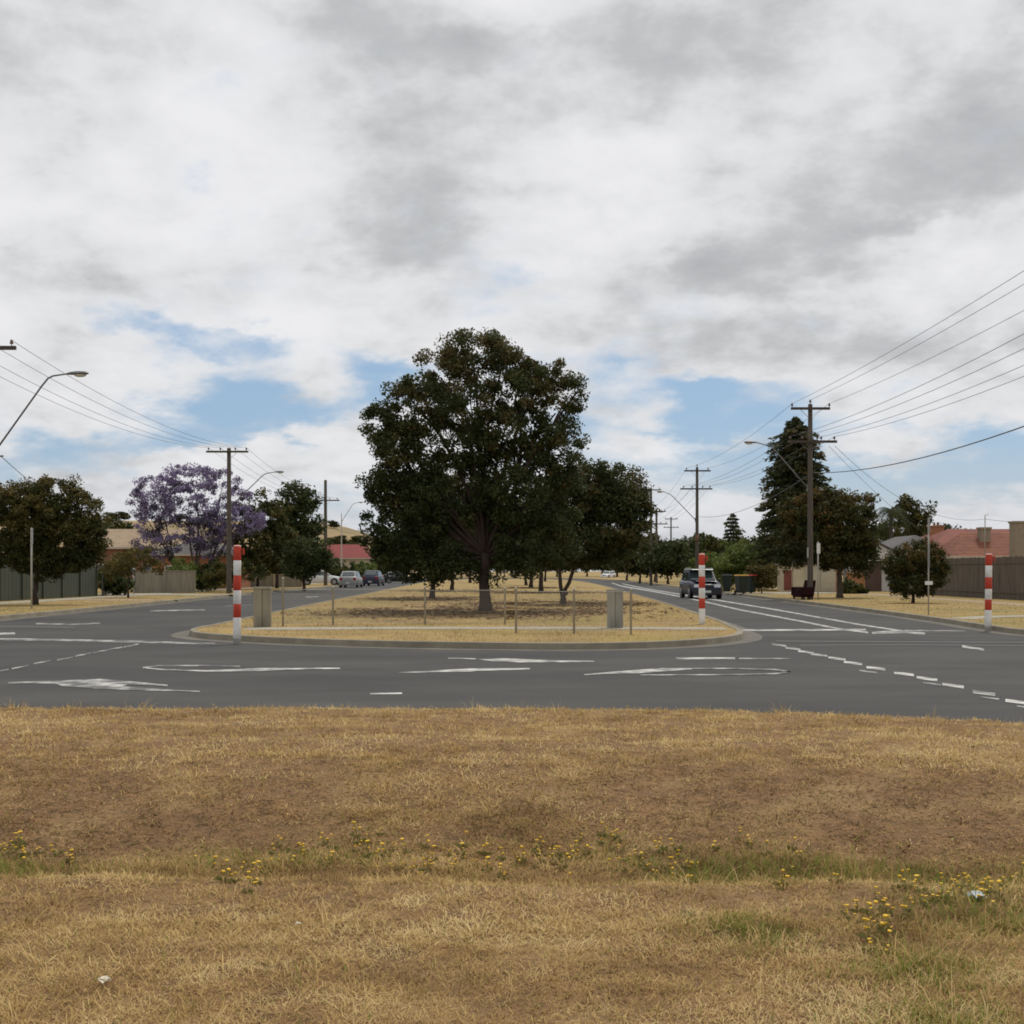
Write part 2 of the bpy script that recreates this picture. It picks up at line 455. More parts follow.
# ------------------------------------------------------------------ road markings (parts of the road)
def mark_poly(name, px, m='paint', z=.006):
    ring = [G(x, y, z) for x, y in px]
    b = MB(); b.add(ring, [list(range(len(ring)))])
    me = b.mesh(name); me.materials.append(M[m])
    bm = bmesh.new(); bm.from_mesh(me)
    bmesh.ops.triangulate(bm, faces=bm.faces)
    for f in bm.faces:
        f.normal_update()
        if f.normal.z < 0: f.normal_flip()
    bm.to_mesh(me); bm.free()
    return link(name, me, None, ROAD)
def mark(name, pts, m='paint', z=.006):
    """pts: (px, py, thickness px) along the stripe"""
    up = [G(x, y - t / 2, z) for x, y, t in pts]; dn = [G(x, y + t / 2, z) for x, y, t in pts]
    n = len(pts); b = MB()
    b.add(up + dn, [[n + i, n + i + 1, i + 1, i] for i in range(n - 1)])
    return b.build(name, M[m], ROAD)

mark_poly('turn_arrow', [(8, 682.2), (58, 680.6), (100, 678.8), (128, 681.0), (168, 684.8), (167, 686.2), (128, 684.4), (122, 686.2), (180, 690.0), (200, 691), (200, 691.8), (130, 690), (90, 688.2), (62, 686), (55, 683.4), (8, 683.8)], 'paint_worn')
mark('hook_arrow', [(143, 667.4, 1.8), (158, 665.6, 1.3), (200, 665.4, 1.0), (240, 666.2, .6)], 'paint_worn')
mark('turn_arrow', [(146, 668.1, 1.2), (165, 669.6, 1.1), (205, 670.8, 1.3), (245, 670.0, 2.6), (260, 669.4, 3.0), (290, 668.6, 2.0), (340, 668.2, 1.2)], 'paint', .0075)
mark('turn_arrow', [(399, 672.6, .8), (440, 671.0, 1.7), (470, 670.0, 3.4), (480, 669.6, 2.6), (530, 668.6, 1.2)])
mark('lane_line', [(448, 658.0, 1.0), (476, 658.8, 1.0)])
mark_poly('turn_arrow', [(476, 659.0), (505, 658.2), (555, 660.4), (594, 660.9), (594, 661.8), (555, 662.2), (520, 662.4), (492, 661.2)])
mark('turn_arrow', [(584, 674.6, .8), (610, 672.8, 1.8), (640, 671.4, 3.6), (662, 669.8, 3.4), (692, 668.6, 1.4)])
mark('hook_arrow', [(692, 668.2, .9), (740, 668.4, 1.0), (775, 669.6, 1.3), (790, 671.4, 1.8), (775, 673.6, 1.4), (720, 674.6, 1.0), (640, 674.9, .9)], 'paint_worn', .0085)
mark('lane_line', [(676, 658.2, 1.9), (735, 658.2, 1.7)])
mark('lane_line', [(739, 658.3, 1.3), (790, 658.5, .9)], 'paint_worn')
mark('lane_line', [(370, 693.6, 1.4), (402, 693.2, 1.6)])
mark('stop_line', [(-60, 637.8, 1.8), (0, 639, 2.0), (75, 640.2, 2.0), (135, 641.6, 2.0), (215, 643.6, 1.6)], 'paint_worn')
mark('lane_line', [(-40, 634.8, 2.2), (15, 633.4, 2.0)], 'paint')
mark('lane_line', [(36, 623.6, 1.2), (70, 624.3, 1.0), (100, 623.2, 1.2)], 'paint_worn')
mark('lane_line', [(0, 626.2, .8), (75, 627.4, .8)], 'paint_faint')
mark('lane_line', [(150, 610.8, .9), (180, 610.2, 1.3), (205, 609.8, .9)], 'paint_worn')
mark('lane_line', [(225, 606, .8), (262, 604.2, .8)], 'paint_faint')
mark('lane_line', [(306, 597.2, .9), (318, 596.6, .9)], 'paint_worn')
for cx, cy in ((0, 670.8), (20, 667), (42, 662), (65, 658.5), (83, 654.6), (100, 651.4), (115, 648.4), (131, 645.6)):
    w = 7 + (cy - 640) * .05
    mark('lane_dash', [(cx - w, cy + w * .19, 1.3), (cx + w, cy - w * .19, 1.3)], 'paint_worn')
mark('lane_line', [(612, 583.0, 1.0), (622, 586.2, 1.0), (660, 592.6, 1.0), (700, 600.6, 1.1), (740, 609.8, 1.3), (800, 621, 1.4), (840, 629, 1.5), (868, 632.4, 1.6)])
mark('lane_line', [(622, 583.6, .8), (645, 588.6, .8), (690, 595.8, .9), (730, 602.2, 1.1), (780, 610.4, 1.2), (860, 624.6, 1.3), (906, 631.6, 1.5)])
mark('stop_line', [(742, 630.2, 1.6), (866, 629.6, 1.6)], 'paint', .0085)
mark('stop_line', [(872, 633.0, 2.4), (900, 631.6, 3.4), (925, 633.6, 2.2)], 'paint_worn', .0085)
mark('stop_line', [(905, 630.4, 1.0), (965, 630.9, .8)], 'paint_worn')
mark('lane_line', [(776, 641.0, .9), (900, 641.8, .9), (1090, 642.6, .9)], 'paint_faint')
mark('lane_line', [(800, 645.4, .8), (900, 644.6, .8), (1090, 646.0, .8)], 'paint_faint')
mark('lane_dash', [(962, 646.2, 2.0), (984, 649.6, 2.0)])
for i, (cx, cy) in enumerate([(779, 645), (793, 648.6), (806, 652), (819, 655), (837, 658.6), (853, 663), (876, 668.2), (904, 673.8), (927, 678.6), (953, 685.6), (984, 693), (1017, 701.8), (1052, 710)]):
    w = 7.0 + i * .42; t = 1.6 + i * .14
    mark('lane_dash', [(cx - w, cy - w * .13, t), (cx + w, cy + w * .13, t)])
for cx, cy in ((868, 671.6), (932, 683.6), (990, 698), (1026, 707)):
    mark('lane_dash', [(cx - 9, cy - 1.2, 1.5), (cx + 9, cy + 1.2, 1.5)], 'paint_worn')

# ------------------------------------------------------------------ foreground verge with its dip
def hash2(ix, iy, s=0):
    n = np.sin(ix * 127.1 + iy * 311.7 + s * 74.7) * 43758.5453
    return n - np.floor(n)
def vnoise(x, y, s=0):
    ix, iy = np.floor(x), np.floor(y); fx, fy = x - ix, y - iy
    fx = fx * fx * (3 - 2 * fx); fy = fy * fy * (3 - 2 * fy)
    a = hash2(ix, iy, s); b_ = hash2(ix + 1, iy, s); c = hash2(ix, iy + 1, s); d = hash2(ix + 1, iy + 1, s)
    return (a * (1 - fx) + b_ * fx) * (1 - fy) + (c * (1 - fx) + d * fx) * fy
def fbm(x, y, s=0, o=4):
    t = 0; a = .5
    for k in range(o):
        t = t + a * vnoise(x * 2 ** k + k * 3.1, y * 2 ** k - k * 1.7, s + k); a *= .5
    return t

def verge_edge(x):
    x = np.asarray(x, float)
    return np.interp(x, [-60, -8, -5, -2, 1.5, 3.2, 4.7, 7, 12, 60], [13.4, 13.1, 13.05, 13.0, 12.9, 12.4, 11.65, 10.6, 9.6, 9.0])
def verge_z(x, y):
    x = np.asarray(x, float); y = np.asarray(y, float)
    lip = 5.95 + .30 * (vnoise(x * .35, x * 0 + 2.3) - .5) - .045 * np.maximum(x, 0)
    u = y - lip
    z = np.interp(u, [-8, -3, -1.2, -.25, 0, .35, .8, 1.3, 2.0, 2.8, 3.6, 5.2, 9], [.06, .05, .07, .085, .07, -.06, -.12, -.09, .06, .19, .23, .20, .17])
    e = verge_edge(x) - y
    z = np.where(e < .8, np.interp(e, [-.5, 0, .12, .8], [-.06, .015, .085, 0]) * (e < .12) + (e >= .12) * (.085 + (z - .085) * np.clip((e - .12) / .68, 0, 1)), z)
    z = z + .045 * (fbm(x * 1.3, y * 1.3, 5) - .47) * np.clip(e * 2, 0, 1) + .034 * (fbm(x * 4.5, y * 4.5, 9) - .47) * np.clip(e * 2, 0, 1)
    return z
def bare(x, y):
    """0..1 where the turf is thin brown dirt (world positions of the worn patches)"""
    w = 0
    for cx, cy, rx, ry, k in ((-2.65, 7.55, .75, .85, 1.), (-1.55, 7.9, .6, .85, .75), (1.3, 7.8, 1.0, .8, .8), (2.5, 7.7, 1.1, .9, 1.), (3.4, 7.4, .8, .7, .6), (-3.6, 7.2, .6, .5, .5)):
        d = np.sqrt(((x - cx) / rx) ** 2 + ((y - cy) / ry) ** 2)
        w = np.maximum(w, k * np.clip(1.35 - d, 0, 1))
    w = w * (.55 + .95 * fbm(x * 2.4, y * 3.2, 23)) + .55 * (fbm(x * 1.6, y * 1.6, 21) - .52)
    w = w + .45 * np.clip((fbm(x * 1.4, y * 2.4, 33) - .58) * 5, 0, 1)
    w = w * (.25 + .75 * np.clip((y - 6.85) / .5, 0, 1) + .3 * (y < 5.9))
    return np.clip(w, 0, 1)
def green(x, y):
    u = y - 6.0 + .045 * np.maximum(x, 0)
    g = np.exp(-((u - .75) / .5) ** 2) * np.clip((fbm(x * .9, y * .9, 41) - .29) * 3.0, 0, 1)
    for cx, cy, r in ((1.45, 4.0, .28), (.95, 5.0, .22), (1.5, 4.55, .25), (2.05, 5.3, .4), (2.2, 4.1, .3), (-2.75, 6.6, .4)):
        g = np.maximum(g, .9 * np.exp(-((x - cx) ** 2 + (y - cy) ** 2) / r ** 2))
    return np.clip(g, 0, 1)

def np_mesh(name, verts, quads, tint=None, smooth=False):
    me = bpy.data.meshes.new(name)
    nv, nf = len(verts), len(quads); k = quads.shape[1]
    me.vertices.add(nv); me.vertices.foreach_set('co', verts.astype(np.float32).ravel())
    me.loops.add(nf * k); me.loops.foreach_set('vertex_index', quads.astype(np.int32).ravel())
    me.polygons.add(nf); me.polygons.foreach_set('loop_start', np.arange(0, nf * k, k, dtype=np.int32))
    if smooth: me.polygons.foreach_set('use_smooth', np.ones(nf, bool))
    if tint is not None:
        a = me.attributes.new('tint', 'FLOAT', 'FACE'); a.data.foreach_set('value', tint.astype(np.float32))
    me.update(calc_edges=True)
    return me

def foreground():
    # fine terrain near the view, coarse to the sides
    xs = np.concatenate([np.linspace(-60, -9, 40)[:-1], np.linspace(-9, 9, 260), np.linspace(9, 60, 40)[1:]])
    ts = np.concatenate([np.linspace(-8, 2.5, 20)[:-1], np.linspace(2.5, 9.0, 120)[:-1]])
    v = []
    for t in ts: v.append(np.stack([xs, np.full_like(xs, t), verge_z(xs, np.full_like(xs, t))], 1))
    for k in np.linspace(0, 1, 90):
        y = 9.0 + (verge_edge(xs) + .12 - 9.0) * k
        v.append(np.stack([xs, y, verge_z(xs, y)], 1))
    rows, cols = len(v), len(xs); V = np.concatenate(v)
    i, j = np.meshgrid(np.arange(rows - 1), np.arange(cols - 1), indexing='ij'); a = (i * cols + j).ravel()
    q = np.stack([a, a + 1, a + cols + 1, a + cols], 1)
    o = link('verge', np_mesh('verge', V, q, None, True), M['soil'])
    tag(o, 'rough dry grass verge with a shallow dip in the foreground', 'verge', None, 'structure')

    # dry turf
    def blades(n, ylo, yhi, wid, hmin, hmax, spread=1.08, dead=False):
        y = ylo + (yhi - ylo) * NR.random(n) ** 1.0
        hw = (.46 * y + 1.6) * spread
        x = (NR.random(n) * 2 - 1) * hw
        tuft = NR.random(n) < .45
        nt = max(n // 55, 1)
        tx = (NR.random(nt) * 2 - 1); ty = NR.random(nt)
        pick = NR.integers(0, nt, n)
        yy = ylo + (yhi - ylo) * ty[pick]; xx = tx[pick] * (.46 * yy + 1.6) * spread
        rr = np.abs(NR.normal(0, .05, n)) + .01; aa = NR.random(n) * 6.283
        x = np.where(tuft, xx + rr * np.cos(aa) * 1.5, x); y = np.where(tuft, yy + rr * np.sin(aa), y)
        ba, gr = bare(x, y), green(x, y)
        keep = (y < verge_edge(x) - .02 + .10 * NR.random(n)) & ((NR.random(n) < ba * 1.2) if dead else (NR.random(n) > ba * .84)) & (y > ylo - .1)
        x, y, tuft, ba, gr, aa = x[keep], y[keep], tuft[keep], ba[keep], gr[keep], aa[keep]
        n = len(x)
        z = verge_z(x, y)
        hgt = hmin + (hmax - hmin) * NR.random(n) ** 1.8
        hgt = hgt * (1 - (0 if dead else .55) * ba) * np.where(tuft, 1.5, 1.0) * (.65 + .7 * fbm(x * 2.2, y * 2.2, 3)) * (1 + .5 * gr)
        hgt = hgt * (1 + .7 * np.exp(-((y - 6.63 + .045 * np.maximum(x, 0)) / .45) ** 2))
        az = np.where(tuft, aa + NR.normal(0, .5, n), NR.random(n) * 6.283)
        lean = np.clip(NR.normal(1.12, .36, n), .1, 1.5) - .25 * gr
        if dead: lean = np.clip(NR.normal(1.42, .14, n), .9, 1.6); z = z + .004
        dx, dy = np.cos(az), np.sin(az)
        sx, sy = -dy, dx
        w = wid * (.6 + .8 * NR.random(n))
        def pt(t, wf):
            l = lean * (.45 + .55 * t)
            hx = hgt * t * np.sin(l); hz = hgt * t * np.cos(l)
            c = np.stack([x + dx * hx, y + dy * hx, z + hz - .004], 1)
            s_ = np.stack([sx * w * wf, sy * w * wf, np.zeros(n)], 1)
            return c - s_ / 2, c + s_ / 2
        a0, a1 = pt(0, 1.); b0, b1 = pt(.55, .8); c0, c1 = pt(1., .15)
        V = np.stack([a0, a1, b0, b1, c0, c1], 1).reshape(-1, 3)
        base = np.arange(n)[:, None] * 6
        q = np.concatenate([base + np.array([0, 1, 3, 2]), base + np.array([2, 3, 5, 4])], 0)
        # tint: 0 dark brown .. 0.6 straw .. 0.8 pale .. 0.9-1 green
        patch = fbm(x * .9, y * 1.6, 55)
        t = .26 + .36 * NR.random(n) + .85 * (patch - .47) + .8 * (fbm(x * 4.5, y * 6.5, 71) - .47) + np.where(tuft, .05, 0) - .20 * ba
        u_ = y - 5.98 + .045 * np.maximum(x, 0); dip = np.exp(-((u_ - .65) / .48) ** 2)
        t = t - .26 * dip
        t = np.clip(t, 0, .80)
        if dead: t = np.clip(NR.random(n) ** 2.8 * .60 + .5 * (fbm(x * 2.5, y * 3.5, 91) - .5), 0, .8)
        isg = NR.random(n) < gr * .62 + .02
        t = np.where(isg, .9 + .1 * NR.random(n), t)
        return V, q, np.concatenate([t, t])
    parts = [blades(260000, 3.1, 5.2, .0032, .010, .040), blades(200000, 5.0, 7.8, .0042, .010, .042), blades(60000, 6.4, 9.2, .0052, .015, .05), blades(170000, 7.6, 13.3, .0062, .014, .052), blades(80000, 6.2, 9.6, .0052, .012, .048, dead=True), blades(60000, 3.1, 6.2, .005, .02, .06, dead=True)]
    st = blades(5000, 3.1, 13.3, .0036, .06, .14)
    parts.append(st)
    off = 0; VV = []; QQ = []; TT = []
    for V, q, t in parts:
        VV.append(V); QQ.append(q + off); TT.append(t); off += len(V)
    gm = leaf_mat('turf', [(0, (.18, .108, .048)), (.25, (.36, .24, .098)), (.52, (.56, .395, .165)), (.80, (.70, .55, .28)), (.86, (.27, .255, .055)), (1.0, (.15, .20, .035))], .25, .8)
    o = link('dry_grass', np_mesh('dry_grass', np.concatenate(VV), np.concatenate(QQ), np.concatenate(TT)), gm)
    tag(o, 'short straw coloured grass covering the foreground verge', 'grass', None, 'stuff')
foreground()

def far_turf(name, label, inside, n, box, w, h0, h1, tints, zz=GZ, front_k=0.0):
    x0, x1, y0, y1 = box
    x = x0 + (x1 - x0) * NR.random(n); y = y0 + (y1 - y0) * NR.random(n) ** 1.5
    k = inside(x, y); x, y = x[k], y[k]; n = len(x)
    hgt = (h0 + (h1 - h0) * NR.random(n) ** 2) * (.5 + fbm(x * .8, y * .8, 8)); az = NR.random(n) * 6.283; lean = np.clip(NR.normal(1.05, .35, n), 0, 1.45)
    ww = w * (.6 + .8 * NR.random(n)); dx, dy = np.cos(az), np.sin(az)
    base = np.stack([x, y, np.full(n, zz - .005)], 1); s = np.stack([-dy * ww / 2, dx * ww / 2, np.zeros(n)], 1)
    tip = base + np.stack([dx * hgt * np.sin(lean), dy * hgt * np.sin(lean), hgt * np.cos(lean)], 1)
    V = np.stack([base - s, base + s, tip + s * .2, tip - s * .2], 1).reshape(-1, 3)
    q = np.arange(n)[:, None] * 4 + np.arange(4)
    t = np.clip(.10 + .42 * NR.random(n) + 1.5 * (fbm(x * .30, y * .30, 17) - .47) + front_k * np.clip(1 - (y - 24) / 7, 0, 1), 0, 1)
    o = link(name, np_mesh(name, V, q, t), leaf_mat(name + '_blades', tints, .2, .8))
    return tag(o, label, 'grass', None, 'stuff')
ISL = np.array(isl)
def in_poly(x, y, poly):
    c = np.zeros(len(x), bool); n = len(poly); j = n - 1
    for i in range(n):
        xi, yi = poly[i]; xj, yj = poly[j]
        if yi != yj:
            c ^= ((yi > y) != (yj > y)) & (x < (xj - xi) * (y - yi) / (yj - yi) + xi)
        j = i
    return c
def in_median(x, y):
    c = in_poly(x, y, offset_line(isl + [isl[0]], .22)[:-1])
    pathy = np.interp(x, [-6.6, -3, .6, 5.6], [30.6, 30.9, 31.0, 30.6])
    return c & ~((np.abs(y - pathy) < .62) & (NR.random(len(x)) > .12))
far_turf('median_grass', 'yellow dry grass covering the median island', in_median, 90000, (-9.5, 8, 24, 80), .010, .03, .11,
         [(0, (.22, .15, .068)), (.35, (.32, .22, .09)), (.65, (.48, .34, .115)), (.85, (.55, .42, .12)), (1, (.33, .32, .06))], front_k=.38)
rkx = np.array([(a, b_) for a, b_ in rk])
def in_right(x, y):
    e = np.interp(y, [26, 29.5, 33, 37.6, 50, 72, 105], [16, 12.7, 12.7, 13.1, 13.7, 14.3, 15.1])
    return (x > e + .12) & (np.abs(x - np.interp(y, [30, 50, 85], [21.4, 21.6, 22.3])) > .8) & (np.abs(y - np.interp(x, [12.8, 15, 18, 21], [36.3, 38.6, 40, 41.6])) > .55)
far_turf('verge_grass', 'dry yellow grass covering the right verge', in_right, 26000, (12.5, 26, 27, 80), .013, .04, .13,
         [(0, (.2, .135, .06)), (.35, (.33, .225, .085)), (.65, (.47, .335, .11)), (.85, (.50, .39, .12)), (1, (.26, .26, .05))])
def in_left(x, y):
    e = np.interp(y, [30, 36, 42, 53, 66, 91], [-20, -16.6, -16.4, -16.6, -17, -17.6])
    return (x < e - .12) & (np.abs(x + 22.6) > .85)
far_turf('verge_grass', 'dry yellow grass covering the left verge', in_left, 22000, (-26, -16.3, 34, 85), .013, .04, .12,
         [(0, (.2, .135, .06)), (.35, (.33, .225, .085)), (.65, (.47, .335, .11)), (.85, (.50, .39, .12)), (1, (.26, .26, .05))])

# ------------------------------------------------------------------ yellow weeds and litter in the foreground
def ground_hit(px, py):
    u, v = (px - 512) / F, (HZ - py) / F
    d = 3.0
    while d < 14:
        if CH + v * d <= float(verge_z(u * d, d)): break
        d += .02
    return Vector((u * d, d, float(verge_z(u * d, d))))

M['petal'] = mat('petal', (.72, .47, .02), .6, (.62, .36, .015), 30)
M['stalk'] = mat('stalk', (.17, .185, .05), .8, (.28, .24, .08), 20)
def weed_proto(seed):
    r = random.Random(seed)
    st, hd = MB(), MB()
    for k in range(r.choice((1, 2, 2, 3))):
        h = r.uniform(.03, .10); a = r.uniform(0, 6.28); l = r.uniform(.01, .05)
        p = Vector((math.cos(a) * l, math.sin(a) * l, h))
        st.tube([(0, 0, -.01), (p.x * .4, p.y * .4, h * .55), p], [.0025, .002, .0015], 4)
        rad = r.uniform(.011, .015)
        hd.lathe((p.x, p.y, p.z - .003), [(.003, 0), (rad * .55, .003), (rad, .008), (rad * .85, .0115), (rad * .3, .013)], 10)
    for k in range(6):
        a = r.uniform(0, 6.28); l = r.uniform(.02, .07); w = r.uniform(.003, .006)
        d = Vector((math.cos(a), math.sin(a), 0)); s = Vector((-d.y, d.x, 0)) * w
        q = [d * .005 - s * .4, d * .005 + s * .4, d * l * .6 + s + Vector((0, 0, .03)), d * l + Vector((0, 0, .012)), d * l * .6 - s + Vector((0, 0, .03))]
        st.add(q, [[0, 1, 2, 3, 4]])
    b = MB(); b.v = st.v + hd.v; n = len(st.v)
    b.f = st.f + [[i + n for i in f] for f in hd.f]; b.m = [0] * len(st.f) + [1] * len(hd.f); b.smooth = st.smooth + hd.smooth
    return b.mesh('flowering_weed')
WM = [weed_proto(100 + i) for i in range(5)]
for m_ in WM: m_.materials.append(M['stalk']); m_.materials.append(M['petal'])
spots = [(3, 846), (10, 850), (16, 846), (22, 843), (14, 856), (24, 852), (66, 858), (70, 862), (212, 868), (226, 872), (232, 878), (247, 872), (250, 880), (266, 872), (287, 848), (303, 848), (306, 855), (296, 860), (357, 833), (360, 840), (356, 848), (365, 846), (372, 858), (390, 853), (398, 858), (405, 864), (418, 862), (425, 862), (432, 858), (444, 851), (448, 852), (470, 862), (480, 864), (486, 868), (500, 874), (505, 876), (516, 862), (523, 858), (547, 852), (556, 856), (561, 853), (570, 853), (575, 856), (568, 878), (605, 833), (601, 840), (618, 838), (622, 848), (608, 866), (622, 868), (655, 873), (665, 845), (578, 838), (688, 868), (692, 872), (691, 880), (738, 836), (748, 840), (787, 846), (793, 846), (796, 870), (780, 882), (843, 912), (846, 916), (866, 908), (870, 912), (872, 925), (884, 928), (890, 930), (876, 936), (891, 912), (906, 908), (922, 888), (926, 902), (956, 882), (958, 896), (962, 884), (976, 898), (990, 890), (992, 908), (1014, 878), (1018, 882), (886, 950), (915, 880), (918, 716), (926, 718), (930, 721), (974, 719), (983, 721), (1000, 722), (68, 705), (140, 703), (150, 700), (205, 704), (214, 703), (330, 703), (345, 702), (597, 704), (625, 703), (700, 711), (800, 714)]
rs = random.Random(77)
spots += [(px + rs.uniform(-24, 24), py + rs.uniform(-9, 11)) for px, py in spots if py > 730 and rs.random() < .95]
spots += [(rs.uniform(270, 700), rs.uniform(842, 872)) for k in range(26)] + [(rs.uniform(830, 1010), rs.uniform(878, 915)) for k in range(14)]
for i, (px, py) in enumerate(spots):
    o = link('flowering_weed', WM[i % 5])
    if py < 730:
        x = X(px, 12.6); y = float(verge_edge(x)) - R.uniform(.03, .25); x = X(px, y)
        o.location = (x, y, float(verge_z(x, y)) - .005)
        edge = True
    else:
        o.location = ground_hit(px + R.uniform(-2, 2), py + 5); edge = False
    o.rotation_euler = (0, 0, R.uniform(0, 6.28)); s = R.uniform(.45, .88); o.scale = (s, s, s * R.uniform(.8, 1.2)); o.rotation_euler.x = R.uniform(-.25, .25)
    if edge:
        tag(o, 'small yellow flowering weed at the road edge of the foreground verge', 'weed', 'yellow weeds along the road edge')
    else:
        tag(o, 'small yellow flowering weed in the dry grass of the foreground dip', 'weed', 'yellow weeds in the foreground dip')

def scrap(name, px, py, size, m, label):
    b = MB(); r = random.Random(px)
    n = 9; vs = []
    for j in range(5):
        for i in range(5):
            vs.append(((i / 4 - .5) * size[0] + r.uniform(-.006, .006), (j / 4 - .5) * size[1] + r.uniform(-.01, .01), .012 + r.uniform(0, size[2])))
    b.add(vs, [[j * 5 + i, j * 5 + i + 1, j * 5 + i + 6, j * 5 + i + 5] for j in range(4) for i in range(4)])
    o = b.build(name, m)
    o.location = ground_hit(px, py); tag(o, label, 'litter')
    sm = o.modifiers.new('thick', 'SOLIDIFY'); sm.thickness = .002
scrap('crumpled_wrapper', 974, 901, (.075, .06, .03), mat('wrapper', (.68, .72, .74), .5, (.55, .60, .62), 20), 'white crumpled wrapper lying among the yellow weeds on the right')
scrap('paper_scrap', 104, 986, (.034, .03, .018), mat('paper', (.66, .60, .48), .7), 'small pale paper scrap on the grass at lower left')
scrap('paper_scrap', 298, 928, (.02, .02, .012), bpy.data.materials['paper'], 'tiny cream paper scrap in the grass left of centre')

# ------------------------------------------------------------------ trees
LEAF = {
    'gum': leaf_mat('gum_leaves', [(0, (.030, .040, .015)), (.45, (.054, .070, .024)), (.72, (.080, .086, .030)), (.88, (.125, .080, .030)), (1, (.135, .130, .060))], .30),
    'dark': leaf_mat('dark_leaves', [(0, (.032, .038, .013)), (.45, (.055, .062, .020)), (.75, (.100, .092, .026)), (1, (.150, .105, .034))], .22),
    'mid': leaf_mat('mid_leaves', [(0, (.028, .040, .014)), (.5, (.050, .066, .022)), (.8, (.070, .082, .028)), (1, (.095, .095, .036))], .25),
    'lime': leaf_mat('lime_leaves', [(0, (.06, .085, .022)), (.5, (.12, .155, .040)), (1, (.19, .215, .06))], .28),
    'olive': leaf_mat('olive_leaves', [(0, (.05, .045, .016)), (.5, (.10, .085, .026)), (1, (.17, .125, .035))], .25),
    'spruce': leaf_mat('spruce_needles', [(0, (.030, .040, .018)), (.5, (.055, .064, .026)), (.85, (.092, .086, .032)), (1, (.15, .100, .040))], .2),
    'purple': leaf_mat('jacaranda_bloom', [(0, (.035, .040, .020)), (.28, (.050, .052, .030)), (.30, (.145, .115, .195)), (.62, (.285, .230, .385)), (1, (.43, .37, .53))], .4),
    'orange': leaf_mat('orange_tip_leaves', [(0, (.030, .038, .014)), (.5, (.055, .062, .020)), (.8, (.095, .076, .024)), (1, (.165, .090, .026))], .22),
}
def crown_mesh(name, lobes, n_clump, per, cr, ls, rng, flat=.75, shell=.45, tint_top=0.0, jitter=.32, gapx=None):
    """lobes: (cx,cy,cz,rx,ry,rz) ellipsoids; leaf clumps are spread through them, denser to the outside"""
    lobes = np.array(lobes, float)
    vol = (lobes[:, 3] * lobes[:, 4] * lobes[:, 5]) ** .75
    li = rng.choice(len(lobes), n_clump, p=vol / vol.sum())
    d = rng.normal(size=(n_clump, 3)); d /= np.linalg.norm(d, axis=1)[:, None]
    rad = (shell + (1 - shell) * rng.random(n_clump)) ** .6
    lob = lobes[li]
    c = lob[:, :3] + d * lob[:, 3:] * rad[:, None]
    ct = rng.random(n_clump)
    zmin, zmax = c[:, 2].min(), c[:, 2].max()
    n = n_clump * per
    ci = np.repeat(np.arange(n_clump), per)
    size = cr * (.55 + .9 * rng.random(n_clump))
    dd = rng.normal(size=(n, 3)); dd /= np.linalg.norm(dd, axis=1)[:, None]
    rr = rng.random(n) ** .45
    off = dd * (size[ci] * rr)[:, None]
    off[:, 2] *= flat
    p = c[ci] + off
    # leaf frames
    nrm = rng.normal(size=(n, 3)) * .8 + dd * .6 + np.array([0, 0, .35]); nrm /= np.linalg.norm(nrm, axis=1)[:, None]
    t = np.cross(nrm, rng.normal(size=(n, 3))); t /= np.linalg.norm(t, axis=1)[:, None]
    bt = np.cross(nrm, t)
    L_ = ls * (.55 + .9 * rng.random(n)); W_ = L_ * (.38 + .22 * rng.random(n))
    t *= L_[:, None] * .5; bt *= W_[:, None] * .5
    V = np.stack([p - t, p + bt - t * .1, p + t, p - bt - t * .1], 1).reshape(-1, 3)
    q = np.arange(n)[:, None] * 4 + np.arange(4)
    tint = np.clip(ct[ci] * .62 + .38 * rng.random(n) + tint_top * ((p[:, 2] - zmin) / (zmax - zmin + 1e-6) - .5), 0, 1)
    return np_mesh(name, V, q, tint), c

def limb(b, a, e, r0, r1, rng, bow=.15, n=5):
    a, e = Vector(a), Vector(e); L_ = (e - a).length
    sag = Vector((rng.normal() * bow * L_, rng.normal() * bow * L_, abs(rng.normal()) * bow * .6 * L_))
    pts = []; rad = []
    for i in range(n + 1):
        t = i / n
        pts.append(a.lerp(e, t) + sag * (4 * t * (1 - t)) * .5); rad.append(r0 + (r1 - r0) * t)
    b.tube(pts, rad, 7)
    return pts

